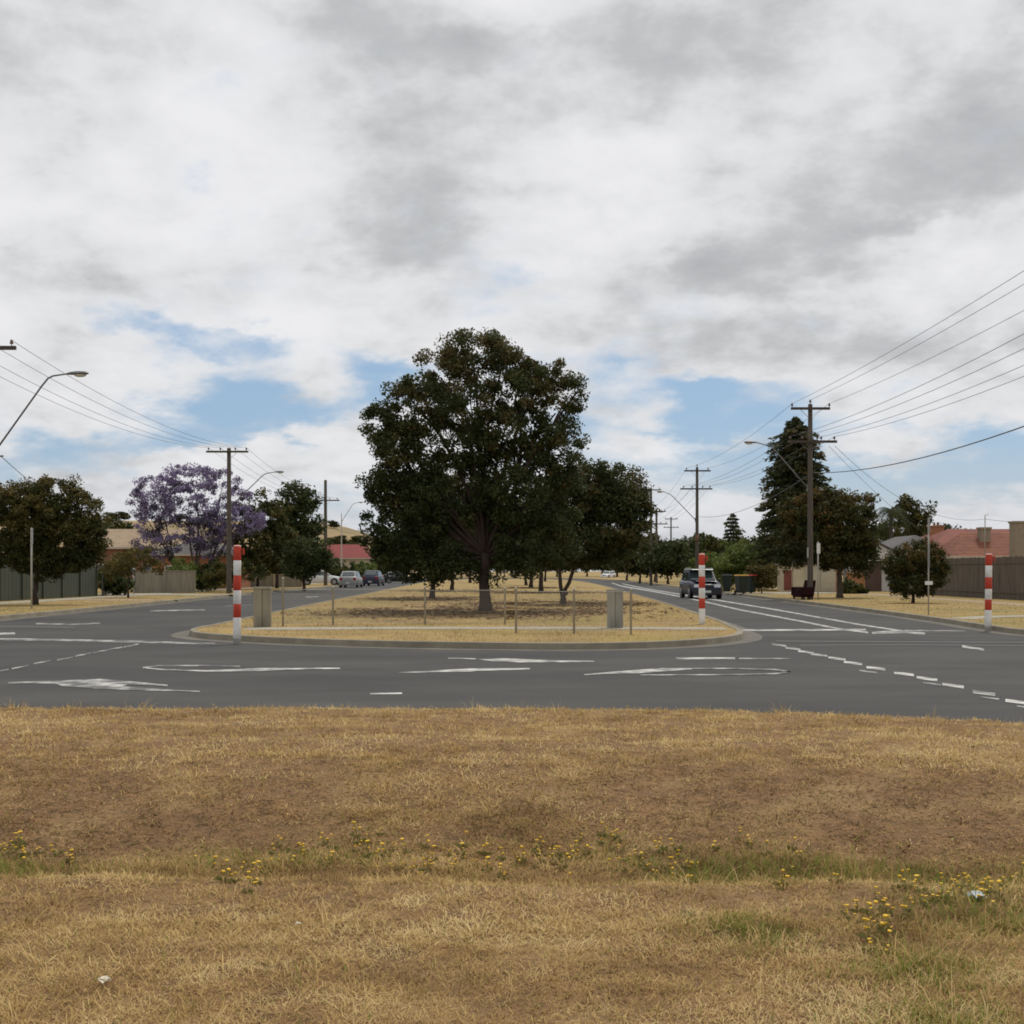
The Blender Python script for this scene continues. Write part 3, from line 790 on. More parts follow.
def tree(name, label, base, lobes, leaf, n_clump, per, cr, ls, trunk_r, fork_z, bark='bark', seed=1, flat=.75, shell=.45, tint_top=0., group=None, stems=None, cat='tree', limbs=14, lean=(0, 0), forks=None):
    """lobes are given relative to the base of the trunk"""
    rng = np.random.default_rng(seed)
    root = empty(name, base, 0, label, cat, group)
    me, cl = crown_mesh('crown', lobes, n_clump, per, cr, ls, rng, flat, shell, tint_top)
    link('crown', me, LEAF[leaf], root)
    b = MB()
    stems = stems or [(0, 0, lean[0], lean[1], 1.0)]
    tops = []
    ztop = max(l[2] for l in lobes)
    for sx, sy, tx, ty, k in stems:
        pts = []; rad = []
        for i in range(7):
            t = i / 6
            w = .04 * trunk_r * 10
            pts.append((sx + (tx - sx) * t + rng.normal() * .012 * i, sy + (ty - sy) * t + rng.normal() * .012 * i, -.05 + fork_z * t))
            fl = 1.32 if i == 0 else (1.1 if i == 1 else 1.0)
            rad.append(trunk_r * k * fl * (1 - .28 * t))
        b.tube(pts, rad, 10)
        tops.append((Vector(pts[-1]), rad[-1]))
    if forks:
        tp, r0 = tops.pop()
        for fx, fy, fz in forks:
            q = Vector((fx, fy, fz)); a = tp - Vector((0, 0, .18))
            b.tube([a, a.lerp(q, .25) + Vector((fx * .1, 0, 0)), a.lerp(q, .6), q], [r0 * .8, r0 * .78, r0 * .7, r0 * .6], 9); tops.append((q, r0 * .6))
    big = sorted(lobes, key=lambda l: -l[2])
    for l in big:
        tp, r0 = min(tops, key=lambda q: (Vector(l[:3]) - q[0]).length)
        mid = limb(b, tp - Vector((0, 0, .08)), Vector((l[0], l[1], l[2])), r0 * .62, r0 * .2, rng, .12)
        for k in range(max(2, limbs // len(lobes))):
            d = rng.normal(size=3); d /= np.linalg.norm(d)
            e = Vector((l[0] + d[0] * l[3] * .85, l[1] + d[1] * l[4] * .85, l[2] + abs(d[2]) * l[5] * .8))
            limb(b, mid[int(rng.integers(2, 5))], e, r0 * .22, r0 * .05, rng, .1, 4)
    b.build('trunk', M[bark], root)
    return root

def lobes_px(base_px, d, lst, z0, rng_seed=3, dep=.85):
    """lobes listed in photo pixels turned into metres round the trunk base at distance d"""
    r = random.Random(rng_seed); out = []
    for cx, cy, rx, ry in lst:
        k = d / F
        out.append(((cx - base_px) * k, r.uniform(-.5, .5) * rx * k * dep, Z(cy, d) - z0, rx * k, rx * k * dep * 1.05, ry * k))
    return out

# the big median tree
D0 = 43.0
lob = lobes_px(485, D0, [(472, 352, 42, 20), (440, 376, 44, 30), (420, 408, 42, 34), (500, 372, 36, 28), (542, 378, 26, 24), (556, 412, 28, 40), (560, 455, 24, 36), (405, 445, 34, 26), (388, 492, 28, 30), (392, 530, 32, 34), (408, 556, 38, 26),
                         (466, 418, 40, 28), (505, 430, 36, 32), (515, 396, 30, 24), (380, 425, 18, 26), (430, 500, 44, 34), (402, 466, 30, 24), (560, 500, 28, 36), (470, 450, 38, 17), (522, 458, 32, 18), (455, 482, 44, 36), (520, 500, 44, 34), (470, 540, 54, 30), (535, 545, 40, 30), (440, 566, 40, 16), (374, 486, 12, 14), (575, 395, 14, 18), (500, 566, 40, 14), (430, 578, 9, 12)], GZ, 5)
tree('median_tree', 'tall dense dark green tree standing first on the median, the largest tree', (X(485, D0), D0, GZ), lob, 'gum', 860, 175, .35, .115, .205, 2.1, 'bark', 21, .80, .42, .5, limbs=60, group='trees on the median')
# second tree, forked low
D1 = 53.5
lob = lobes_px(563, D1, [(590, 490, 36, 30), (618, 488, 26, 24), (632, 512, 20, 26), (560, 500, 30, 34), (610, 530, 34, 30), (585, 545, 40, 22), (545, 540, 30, 26), (640, 500, 10, 12), (636, 540, 15, 20)], GZ, 8)
tree('median_tree', 'forked medium tree standing behind and right of the big median tree', (X(563, D1), D1, GZ), lob, 'gum', 470, 140, .40, .135, .15, .62, 'greybark', 33, .72, .30, .2,
     forks=[(-.22, .1, 2.3), (.85, -.1, 2.5)], limbs=26, group='trees on the median')
# a row of more trees up the median
def generic_lobes(h, w, seed, low=.28):
    r = random.Random(seed); out = []
    for k in range(9):
        a = r.uniform(0, 6.28); q = r.uniform(.15, .55) * w / 2; t = r.random()
        z = h * (low + (1 - low) * (.2 + .62 * t)); s = (1 - .35 * abs(t - .45)) * w * .27
        out.append((math.cos(a) * q, math.sin(a) * q, z, s * r.uniform(.8, 1.2), s * r.uniform(.8, 1.2), h * (1 - low) * .22 * r.uniform(.8, 1.15)))
    out.append((0, 0, h * .84, w * .22, w * .22, h * .15))
    return out
rowA = tree('median_tree', 'slim dark trunked tree in the median just left of the big tree', (X(432, 63), 63, GZ), generic_lobes(6.4, 6.2, 4, .24), 'gum', 210, 70, .55, .24, .14, 1.9, 'bark', 41, group='trees on the median')
rowB = tree('median_tree', 'dark median tree behind the fork of the forked tree', (X(541, 82), 82, GZ), generic_lobes(7.0, 6.4, 9, .24), 'gum', 190, 60, .6, .28, .16, 1.9, 'bark', 43, group='trees on the median')
for k, (proto, px, d, sc, lb) in enumerate([(rowA, 452, 88, 1.0, 'median tree showing its thin trunk left of the big trunk'),
                                            (rowB, 531, 104, 1.05, 'median tree whose trunk is seen just left of the dark one behind the fork'),
                                            (rowA, 526, 124, 1.05, 'far median tree with its trunk right of the big trunk'),
                                            (rowB, 470, 150, 1.1, 'farthest median tree seen past the left of the big trunk'),
                                            (rowA, 545, 170, 1.1, 'farthest median tree seen past the right of the big trunk')]):
    c = copy_tree(proto); c.location = (X(px, d), d, GZ); c.rotation_euler.z = 1.3 + k * 1.1; c.scale = (sc, sc, sc); c['label'] = lb

def litter():  # brown leaf scatter added to darken the ground where the crowns shade it
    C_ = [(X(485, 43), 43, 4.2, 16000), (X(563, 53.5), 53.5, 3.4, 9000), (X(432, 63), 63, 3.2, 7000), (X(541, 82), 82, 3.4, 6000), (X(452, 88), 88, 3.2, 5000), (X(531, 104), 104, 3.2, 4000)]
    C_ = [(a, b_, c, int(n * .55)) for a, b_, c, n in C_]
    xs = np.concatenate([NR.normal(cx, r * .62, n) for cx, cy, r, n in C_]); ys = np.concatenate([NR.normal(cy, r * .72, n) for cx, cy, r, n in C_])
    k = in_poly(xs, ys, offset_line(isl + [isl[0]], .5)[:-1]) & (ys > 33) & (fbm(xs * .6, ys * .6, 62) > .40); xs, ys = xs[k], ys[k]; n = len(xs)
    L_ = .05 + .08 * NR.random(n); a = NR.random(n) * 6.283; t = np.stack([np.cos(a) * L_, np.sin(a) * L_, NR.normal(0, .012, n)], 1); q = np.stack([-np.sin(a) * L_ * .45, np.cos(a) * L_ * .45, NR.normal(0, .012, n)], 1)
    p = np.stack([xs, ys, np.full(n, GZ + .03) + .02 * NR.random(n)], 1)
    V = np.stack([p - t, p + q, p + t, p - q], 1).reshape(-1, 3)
    o = link('shade_leaf_litter', np_mesh('shade_leaf_litter', V, np.arange(n)[:, None] * 4 + np.arange(4), NR.random(n)), leaf_mat('shade_fallen_leaves', [(0, (.11, .07, .04)), (.6, (.20, .13, .07)), (1, (.30, .21, .11))], .1, .8))
    tag(o, 'brown fallen leaves added to deepen the shade under the median trees', 'leaf litter', None, 'stuff')
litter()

# left side trees
lob = lobes_px(35, 52.5, [(10, 500, 34, 24), (58, 494, 30, 19), (84, 510, 20, 22), (35, 512, 40, 26), (94, 535, 13, 26), (2, 552, 32, 18), (90, 553, 16, 17), (62, 560, 24, 15), (60, 530, 38, 28), (20, 535, 40, 30), (85, 545, 20, 22), (40, 560, 30, 20), (52, 568, 12, 10), (-25, 520, 25, 30), (72, 560, 14, 12)], GZ, 12, .6)
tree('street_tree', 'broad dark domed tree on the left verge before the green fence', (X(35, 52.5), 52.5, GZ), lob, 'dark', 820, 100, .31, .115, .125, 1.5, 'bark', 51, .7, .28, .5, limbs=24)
lob = lobes_px(128, 66, [(122, 566, 18, 12), (140, 558, 16, 12), (152, 566, 12, 9), (112, 574, 9, 9)], GZ, 13)
tree('young_tree', 'small thin tree with yellowish leaves by the end of the green fence', (X(128, 66), 66, GZ), lob, 'olive', 70, 40, .28, .15, .055, 1.3, 'bark', 52)
D = 88.0
lob = lobes_px(192, D, [(160, 490, 24, 18), (190, 478, 30, 14), (222, 482, 22, 15), (150, 520, 18, 18), (160, 545, 24, 16), (192, 510, 30, 16), (200, 530, 30, 18), (235, 500, 18, 14), (245, 520, 20, 16), (225, 520, 22, 20), (138, 505, 9, 14), (215, 548, 22, 12)], GZ, 14)
tree('jacaranda_tree', 'airy jacaranda tree in mauve bloom beside the utility pole', (X(192, D), D, GZ), lob, 'purple', 560, 60, .40, .16, .19, 1.6, 'greybark', 53, .7, .5, .25, stems=[(0, 0, .1, 0, 1), (0, 0, -1.2, .3, .7), (0, 0, 1.1, -.2, .7)], limbs=36)
lob = lobes_px(258, 96, [(262, 520, 24, 22), (252, 545, 22, 22), (275, 545, 24, 24), (258, 562, 26, 14), (264, 502, 8, 14)], GZ, 15)
tree('garden_tree', 'dark bushy tree with a thin leaning trunk right of the jacaranda', (X(258, 96), 96, GZ), lob, 'dark', 190, 70, .6, .27, .12, 1.6, 'bark', 54)
lob = lobes_px(275, 104, [(295, 500, 18, 18), (300, 520, 22, 20), (290, 540, 22, 20), (308, 500, 9, 14), (282, 520, 12, 14)], GZ, 16)
tree('garden_tree', 'taller grey green tree behind the bushy one right of the jacaranda', (X(277, 104), 104, GZ), lob, 'mid', 170, 70, .6, .27, .13, 2.2, 'bark', 55)
lob = lobes_px(304, 92, [(308, 552, 22, 16), (300, 568, 20, 10), (318, 565, 12, 12)], GZ, 17)
tree('garden_tree', 'low round green tree nearest the second left utility pole', (X(304, 92), 92, GZ), lob, 'mid', 110, 60, .5, .24, .12, 1.0, 'bark', 56)

def shrub(label, px, d, w, h, leaf, seed, z0=GZ, n=80, per=45, ls=.2, name='garden_shrub', group=None):
    r = random.Random(seed); lob = []
    for k in range(6):
        lob.append((r.uniform(-.3, .3) * w, r.uniform(-.25, .25) * w, h * r.uniform(.3, .68), w * r.uniform(.22, .32), w * r.uniform(.2, .3), h * r.uniform(.24, .34)))
    return tree(name, label, (X(px, d), d, z0), lob, leaf, n, per, .22 * h ** .5, ls, .05, h * .2, 'bark', seed, .8, .5, cat='shrub', limbs=6, group=group)
shrub('bright green shrub beneath the jacaranda behind the beige wall', 180, 84, 3.2, 2.5, 'lime', 61)
shrub('yellow green shrub between the jacaranda trunks', 208, 86, 2.6, 2.4, 'mid', 62)
shrub('dark shrub at the foot of the left utility pole', 232, 82.5, 3.6, 2.2, 'dark', 63)
shrub('dark shrub left of the white striped post top', 215, 92, 3.2, 1.9, 'dark', 64)
shrub('green shrub beside the end of the green fence', 112, 72, 2.2, 1.6, 'mid', 65)
shrub('tall green hedge bush behind the beige wall on the left', 118, 84, 2.8, 2.9, 'olive', 66)
shrub('dark hedge bush under the far red roof', 345, 168, 7.5, 3.2, 'mid', 67, ls=.34, per=35)
shrub('yellow green bush under the right end of the far red roof', 366, 172, 6, 3.0, 'lime', 68, ls=.34, per=35)
shrub('dark bush beside the silver hatchback', 333, 128, 3.2, 3.0, 'dark', 69, ls=.3, per=35)
shrub('dark low bush left of the low fence behind the trees', 248, 116, 5, 2.2, 'dark', 70, ls=.3, per=35)

# right side trees
def conifer(label, base, h, rmax, leaf, seed, layers, per, ls, name='conifer_tree'):
    rng = np.random.default_rng(seed)
    root = empty(name, base, 0, label, 'tree')
    P_ = []; T_ = []; N_ = []
    b = MB(); b.tube([(0, 0, -.05), (0, 0, h * .5), (0, 0, h * .97)], [h * .024, h * .015, .01], 8)
    for k in range(layers):
        t = (k + .5) / layers; z = h * (.03 + .95 * t)
        r = rmax * (1 - t) ** .34 * min(1, .35 + (1 - t) * 6) * (.92 + .12 * math.sin(k * 2.1)) + .05
        nb = int(7 + 9 * (1 - t))
        for j in range(nb):
            a = 6.283 * (j + rng.random() * .8) / nb; rl = r * (.62 + .55 * rng.random())
            dr = .10 + .16 * rng.random()
            e = Vector((math.cos(a) * rl, math.sin(a) * rl, z + rl * (.12 - dr)))
            if rl > .5: b.tube([(0, 0, z), (e.x * .5, e.y * .5, z + rl * .06), e], [.03, .02, .006], 4)
            u = rng.random(per) ** .7
            w = rl * .22 * (1 - u * .55)
            pp = np.stack([e.x * u, e.y * u, z + (e.z - z) * u + rl * .08 * np.sin(u * 3.14)], 1)
            pp += np.stack([-math.sin(a) * rng.normal(size=per) * w, math.cos(a) * rng.normal(size=per) * w, rng.normal(size=per) * .07 - .1 * rng.random(per)], 1)
            P_.append(pp)
            dd = np.stack([math.cos(a) + rng.normal(size=per) * .6, math.sin(a) + rng.normal(size=per) * .6, -.25 + rng.normal(size=per) * .35], 1); N_.append(dd)
            T_.append(np.clip(rng.random() * .6 + .25 * rng.random(per) + .22 * (u > .85), 0, 1))
    p = np.concatenate(P_); t = np.concatenate(N_); tint = np.concatenate(T_); n = len(p)
    t /= np.linalg.norm(t, axis=1)[:, None]
    s = np.cross(t, rng.normal(size=(n, 3))); s /= np.linalg.norm(s, axis=1)[:, None]
    L_ = ls * (.6 + .8 * rng.random(n))
    t *= L_[:, None] * .5; s *= L_[:, None] * .17
    V = np.stack([p - t, p + s, p + t, p - s], 1).reshape(-1, 3)
    link('crown', np_mesh('crown', V, np.arange(n)[:, None] * 4 + np.arange(4), tint), LEAF[leaf], root)
    b.build('trunk', M['bark'], root)
    return root
conifer('tall dark conifer rising behind the right utility pole', (X(796, 92), 92, GZ), (588 - 412) / F * 92, 3.55, 'spruce', 71, 48, 84, .34)
conifer('small distant conifer above the bright green bush on the right', (X(733, 170), 170, GZ), Z(513, 170), 2.2, 'spruce', 72, 18, 30, .5)
lob = lobes_px(840, 66, [(800, 515, 22, 20), (830, 505, 28, 16), (858, 510, 18, 18), (815, 540, 30, 22), (852, 540, 24, 24), (790, 540, 16, 20), (835, 558, 30, 12), (868, 535, 10, 20), (790, 560, 14, 12), (840, 522, 34, 26), (862, 555, 18, 22), (814, 512, 24, 18), (826, 503, 22, 14)], GZ, 18)
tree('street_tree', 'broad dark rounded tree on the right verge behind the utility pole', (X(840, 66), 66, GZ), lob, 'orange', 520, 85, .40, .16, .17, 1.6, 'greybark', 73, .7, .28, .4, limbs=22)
lob = lobes_px(913, 55, [(912, 560, 24, 18), (900, 572, 17, 16), (930, 570, 18, 18), (912, 585, 22, 12), (938, 560, 11, 16), (930, 548, 12, 10), (890, 565, 8, 14)], GZ, 19)
tree('young_tree', 'small round bushy tree on the right verge before the timber fence', (X(913, 55), 55, GZ), lob, 'orange', 300, 75, .25, .115, .08, .75, 'bark', 74, .75, .3, .4, limbs=14)
shrub('bright green rounded bush beside the wheelie bin', 738, 97, 6.4, 4.0, 'lime', 75, n=230, per=55, ls=.22)
shrub('bright green bush further up behind the dark blue car', 718, 108, 4.8, 3.4, 'lime', 78, n=130, per=50, ls=.24)
shrub('brown dried shrub on the right of the wheelie bin', 762, 79, 1.9, 2.1, 'olive', 76, n=110, per=50, ls=.16)
shrub('low dark shrub before the orange timber fence', 856, 78, 1.6, .8, 'dark', 77)
lob = lobes_px(905, 118, [(908, 512, 14, 14), (895, 530, 16, 12), (918, 525, 13, 16), (905, 545, 20, 10), (928, 512, 4, 10)], GZ, 20)
tree('garden_tree', 'dark leafy tree rising behind the grey roof on the right', (X(905, 118), 118, GZ), lob, 'dark', 150, 60, .6, .3, .2, 3, 'bark', 79)
lob = lobes_px(950, 125, [(945, 536, 10, 12), (960, 538, 12, 8)], GZ, 22)
tree('garden_tree', 'small dark treetop behind the red tiled roof', (X(950, 125), 125, GZ), lob, 'dark', 60, 50, .6, .3, .15, 3, 'bark', 80)

def palm(label, base, h, seed):
    rng = random.Random(seed)
    root = empty('palm_tree', base, 0, label, 'tree')
    b = MB(); b.tube([(0, 0, -.05), (.05, 0, h * .5), (.1, 0, h)], [.22, .17, .15], 9); b.build('trunk', M['greybark'], root)
    f = MB()
    for k in range(26):
        a = k * 2.4 + rng.uniform(-.2, .2); L_ = rng.uniform(1.7, 2.3); up = rng.uniform(-.2, .9)
        prev = None; pts = []
        for i in range(9):
            t = i / 8
            pts.append(Vector((.1 + math.cos(a) * L_ * t * (1 - .15 * t), math.sin(a) * L_ * t * (1 - .15 * t), h + up * L_ * t * .9 - 1.15 * L_ * t * t)))
        f.tube(pts, [.02 * (1 - .8 * i / 8) for i in range(9)], 4)
        s0 = Vector((-math.sin(a), math.cos(a), 0))
        for i in range(1, 8):
            for sg in (-1, 1):
                for q in (0, .33, .66):
                    p = pts[i].lerp(pts[i + 1], q); w = (pts[i + 1] - pts[i]).normalized()
                    tip = p + s0 * sg * .34 * (1 - .5 * abs(i / 8 - .4)) + w * .14 + Vector((0, 0, -.22))
                    f.add([p, p + w * .05, tip], [[0, 1, 2]])
    o = f.build('crown', LEAF['mid'], root)
    a = o.data.attributes.new('tint', 'FLOAT', 'FACE'); a.data.foreach_set('value', NR.random(len(o.data.polygons)).astype(np.float32))
    return root
palm('palm tree with drooping fronds left of the dark tree behind the grey roof', (X(890, 100), 100, GZ), Z(510, 100) - GZ, 5)

# far trees along the bend
farA = tree('roadside_tree', 'dark distant tree beside the bend past the right utility poles', (X(640, 150), 150, GZ), generic_lobes(5.6, 6.5, 31, .12), 'dark', 150, 45, .7, .4, .15, 1.2, 'bark', 91, group='distant trees along the bend')
farB = tree('roadside_tree', 'distant green tree beside the bend left of the second utility pole', (X(668, 135), 135, GZ), generic_lobes(4.6, 6.0, 32, .1), 'mid', 140, 45, .7, .36, .15, 1.0, 'bark', 92, group='distant trees along the bend')
far_specs = [(farA, 655, 165, 1.1, 'distant tree behind the pair of thin utility poles at the bend'), (farB, 684, 160, 1.25, 'distant tree directly behind the dark blue car'), (farA, 700, 185, 1.2, 'distant dark tree just right of the second utility pole'),
             (farB, 715, 200, 1.4, 'distant tree right of the second utility pole above the car roof'), (farA, 627, 190, 1.2, 'distant dark tree at the right edge of the median crowns')]
for k, (pr, px, d, s, lb) in enumerate(far_specs):
    c = copy_tree(pr); c.location = (X(px, d), d, GZ); c.rotation_euler.z = k * 1.7; c.scale = (s, s, s); c['label'] = lb
for k, px in enumerate(range(392, 760, 15)):
    pr = farA if k % 3 else farB; d = 290 + (k * 37 % 50); s = 1.25 + .5 * ((k * 53 % 17) / 17)
    c = copy_tree(pr); c.location = (X(px, d), d, GZ); c.rotation_euler.z = k * 2.3; c.scale = (s * 1.1, s * 1.1, s)
    c['label'] = 'far off dark tree in the row closing the end of the road'; c['group'] = 'trees closing the end of the road'
for k, (px, d, s) in enumerate([(98, 130, 1.15), (110, 150, 1.3), (128, 170, 1.4), (378, 240, 1.3), (332, 215, .95), (318, 190, 1.0)]):
    c = copy_tree(farB if k % 2 else farA); c.location = (X(px, d), d, GZ); c.rotation_euler.z = k * 2.9; c.scale = (s, s, s)
    c['group'] = 'garden trees behind the left houses'; c['label'] = 'leafy garden tree behind the tan roofed house' if k < 3 else 'leafy garden tree behind the far red roofed house'
for k, (px, d, s) in enumerate([(775, 140, 1.3), (860, 150, 1.2), (925, 140, 1.2), (1010, 160, 1.1), (985, 150, 1.1)]):
    c = copy_tree(farA if k % 2 else farB); c.location = (X(px, d), d, GZ); c.rotation_euler.z = k * 1.9; c.scale = (s, s, s)
    c['group'] = 'garden trees behind the right houses'; c['label'] = 'leafy garden tree behind the roofs on the right'

# hill on the left
def hill_z(x, y):
    j = (y - 560) / 45
    return 31 * math.exp(-((j - 4) / 3.2) ** 2) * (1 / (1 + math.exp((x + 70) / 16))) * (.85 + .35 * float(fbm(np.array([x * .008]), np.array([y * .008]), 4)[0])) - .4
def hill():
    nx, ny = 90, 14
    v = [(-900 + i * 10.4, 560 + j * 45, hill_z(-900 + i * 10.4, 560 + j * 45)) for j in range(ny) for i in range(nx)]
    b = MB(); b.add(v, [[j * nx + i, j * nx + i + 1, (j + 1) * nx + i + 1, (j + 1) * nx + i] for j in range(ny - 1) for i in range(nx - 1)], 0, True)
    tag(b.build('hill', M['hill']), 'low tan grassy hill beyond the houses on the left', 'hill', None, 'structure')
hill()
for k, (px, d, sc) in enumerate([(334, 700, 1.1), (341, 640, 1.3), (356, 660, 1.2), (349, 620, 1.4), (330, 620, 1.5), (112, 690, 1.5), (124, 720, 1.3), (99, 650, 1.5)]):
    c = copy_tree(farA); x = X(px, d); c.location = (x, d, hill_z(x, d) - .5); c.rotation_euler.z = k; c.scale = (sc * 1.3, sc * 1.3, sc * .7); c['label'] = 'distant scrubby tree growing on the tan hill'; c['group'] = 'trees on the hill'

# ------------------------------------------------------------------ striped posts
BANDS = (0, .225, .37, .515, .675, .835, 1.0)
def striped_post(px, base_y, top_y, label, wpx, seed):
    base = G(px, base_y, GZ); d = base.y; H = (base_y - top_y) / F * d
    root = empty('striped_post', base, 0, label, 'post', 'red and white crossing posts')
    r = wpx / 2 / F * d
    n = 6; g = .004
    b = MB(); b.lathe((0, 0, 0), [(r * .98, -.1), (r * .98, H - .012), (r * .7, H - .004)], 18); b.build('core', M['white'], root)
    for k in range(n):
        z0, z1 = H * BANDS[k], H * BANDS[k + 1]
        bb = MB()
        if k < n - 1: bb.lathe((0, 0, 0), [(r, z0), (r + .002, z0 + .003), (r + .002, z1 - .003), (r, z1)], 20)
        else: bb.lathe((0, 0, 0), [(r, z0), (r + .002, z0 + .003), (r + .002, z1 - .03), (r * .85, z1 - .006), (r * .4, z1 + .004)], 20)
        bb.build('white_band' if k % 2 == 0 else 'red_band', M['white'] if k % 2 == 0 else M['red'], root)
    # small bracket with a reflector near the top
    bb = MB(); bb.bar((r, 0, H * .95), (r + .05, 0, H * .95), .03, .03); bb.box((r + .055, -.005, H * .93), (.035, .03, .14), 0, 0, 1, .006); bb.build('flag_bracket', M['red'], root)
    root.rotation_euler = (0, math.radians(R.uniform(-.3, .8)), 0)
striped_post(237, 638.5, 545, 'red and white striped post on the left corner of the median', 7.4, 1)
striped_post(702, 624.5, 553.5, 'red and white striped post on the right edge of the median', 6.2, 2)
striped_post(988, 626.5, 553.5, 'red and white striped post on the right verge before the timber fence', 6.4, 3)

# ------------------------------------------------------------------ barrier fences and pillars on the median
def pillar(px, base_y, top_y, w, label, seed, mm):
    base = G(px, base_y, GZ); d = base.y; H = (base_y - top_y) / F * d; W = w / F * d
    root = empty('concrete_pillar', base, math.radians(seed), label, 'pillar', 'pillars on the median')
    b = MB()
    b.box((-W * .251, 0, H / 2 - .03), (W * .497, .24, H + .02), 0, 0, .985, .012)
    b.build('slab', mm, root)
    b = MB(); b.box((W * .251, .012, H / 2 - .03), (W * .494, .22, H + .02), 0, 0, .985, .012); b.build('slab', mm, root)
    b = MB(); b.box((0, .01, H + .006), (W * 1.05, .30, .05), 0, 0, .96, .01); b.build('cap', mm, root)
    return root
pillar(262.5, 627, 588, 17, 'beige concrete pillar on the left of the median behind the striped post', 4, M['pillar'])
pillar(615, 628, 590.5, 16, 'grey concrete pillar on the right of the median path', -3, M['pillar_grey'])

M['mesh'] = mat('mesh_wire', (.40, .385, .34), .6, metal=.0)
def barrier(posts, top_y, label):
    """posts: (px, base_y, top_y); chain wire between them"""
    p0 = G(posts[0][0], posts[0][1], GZ)
    root = empty('barrier_fence', p0, 0, label, 'fence', 'wire barrier fences on the median')
    pts = []
    for px, by, ty in posts:
        p = G(px, by, GZ); H = (by - ty) / F * p.y; q = p - p0
        pts.append((q, H))
        b = MB(); b.lathe((q.x, q.y, 0), [(.027, -.1), (.027, H - .02), (.031, H - .018), (.031, H), (.015, H + .02)], 12); b.build('fence_post', M['galv'], root)
    m = MB()
    for (a, ha), (c, hc) in zip(pts[:-1], pts[1:]):
        h = min(ha, hc) - .06; L_ = (c - a).length; t = (c - a) / L_; s = .075
        def at(u, z): return Vector((a.x, a.y, 0)) + Vector((t.x, t.y, 0)) * u + Vector((0, 0, z))
        n = int((L_ + h) / s)
        for k in range(n + 1):
            u = k * s
            # two diagonal families clipped to the panel
            for sg in (1, -1):
                if sg == 1:
                    u0, z0 = (u, .06) if u <= L_ else (L_, .06 + u - L_)
                    zz = min(h - z0, u0); u1, z1 = u0 - zz, z0 + zz
                else:
                    uu = L_ - u
                    u0, z0 = (uu, .06) if uu >= 0 else (0, .06 - uu)
                    zz = min(h - z0, L_ - u0); u1, z1 = u0 + zz, z0 + zz
                if zz > .02:
                    m.tube([at(u0, z0), at(u1, z1)], .0021, 3, cap=False)
        for z in (.06, h):
            m.tube([at(0, z), at(L_, z)], .006 if z > .1 else .004, 4)
    m.build('wire_mesh', M['mesh'], root)
barrier([(283, 626, 578), (333, 625, 587), (425, 624.5, 587), (505, 624.5, 588)], 588, 'wire mesh barrier fence behind the median path from the left pillar')
barrier([(516, 633, 588), (574, 633.5, 589), (631, 634.5, 589)], 588, 'wire mesh barrier fence before the median path at the right pillar')

# ------------------------------------------------------------------ utility poles
def insulator(b, p, s=1.0):
    b.lathe((p[0], p[1], p[2]), [(.012 * s, 0), (.012 * s, .06 * s), (.05 * s, .065 * s), (.055 * s, .10 * s), (.035 * s, .12 * s), (.045 * s, .14 * s), (.03 * s, .18 * s), (.0, .19 * s)], 8)

def lamp(root, a, elbow, e, head_dir, scale=1.0):
    b = MB(); a, elbow, e = Vector(a), Vector(elbow), Vector(e)
    pts = [a, a.lerp(elbow, .5), a.lerp(elbow, .9), elbow.lerp(a, .02).lerp(e, .05), elbow.lerp(e, .25), e]
    b.tube(pts, [.034, .031, .03, .03, .028, .026], 8)
    b.bar(a + Vector((0, 0, -.18)), a + Vector((0, 0, .18)), .10, .06)
    arm = b.build('lamp_arm', M['steel'], root)
    h = MB(); dx = Vector(head_dir).normalized()
    vs = []; prof = [(0, .035, .03, -.03), (.12, .07, .065, -.035), (.35, .13, .085, -.05), (.60, .12, .07, -.05), (.70, .05, .03, -.03)]
    sd = Vector((-dx.y, dx.x, 0)); n = 8
    for u, w, up, dn in prof:
        for k in range(n):
            t = 2 * math.pi * k / n
            vs.append(e + dx * u * scale + sd * math.cos(t) * w * scale + Vector((0, 0, (up if math.sin(t) > 0 else -dn) * math.sin(t) * scale)))
    fs = [[i * n + k, i * n + (k + 1) % n, (i + 1) * n + (k + 1) % n, (i + 1) * n + k] for i in range(len(prof) - 1) for k in range(n)]
    fs += [list(range(n))[::-1], [(len(prof) - 1) * n + k for k in range(n)]]
    h.add(vs, fs, 0, True); hd = h.build('lamp_head', M['steel'], arm)
    l = MB(); c = e + dx * .44 * scale + Vector((0, 0, -.055 * scale)); 
    l.ell((c.x, c.y, c.z), (.20 * scale, .10 * scale, .06 * scale), 12, 6); l.build('lens', M['lens'], arm)

def utility_pole(loc, H, label, arms, r=.15, group='timber utility poles', name='utility_pole'):
    """arms: (z, x0, x1, offsets of insulators, droop)"""
    root = empty(name, loc, 0, label, 'utility pole', group)
    b = MB(); b.lathe((0, 0, 0), [(r * 1.05, -.3), (r, 0), (r * .9, H * .5), (r * .74, H - .04), (r * .6, H)], 14); b.build('pole', M['timber'], root)
    att = []
    for z, x0, x1, offs in arms:
        a = MB(); a.box(((x0 + x1) / 2, -r - .05, z), (x1 - x0, .10, .12), 0, 0, 1, .01)
        ca = a.build('crossarm', M['armtimber'], root)
        br = MB()
        for sg in (-1, 1):
            br.bar((sg * min(.55, abs(x1) * .6), -r - .05, z - .04), (0, -r + .03, z - .55), .03, .012)
        br.build('brace', M['steel'], root)
        for o in offs:
            i_ = MB(); insulator(i_, (o, -r - .05, z + .055), 1.15); i_.build('insulator', M['ceramic'], ca)
            att.append(Vector(loc) + Vector((o, -r - .05, z + .055 + .19)))
    return root, att

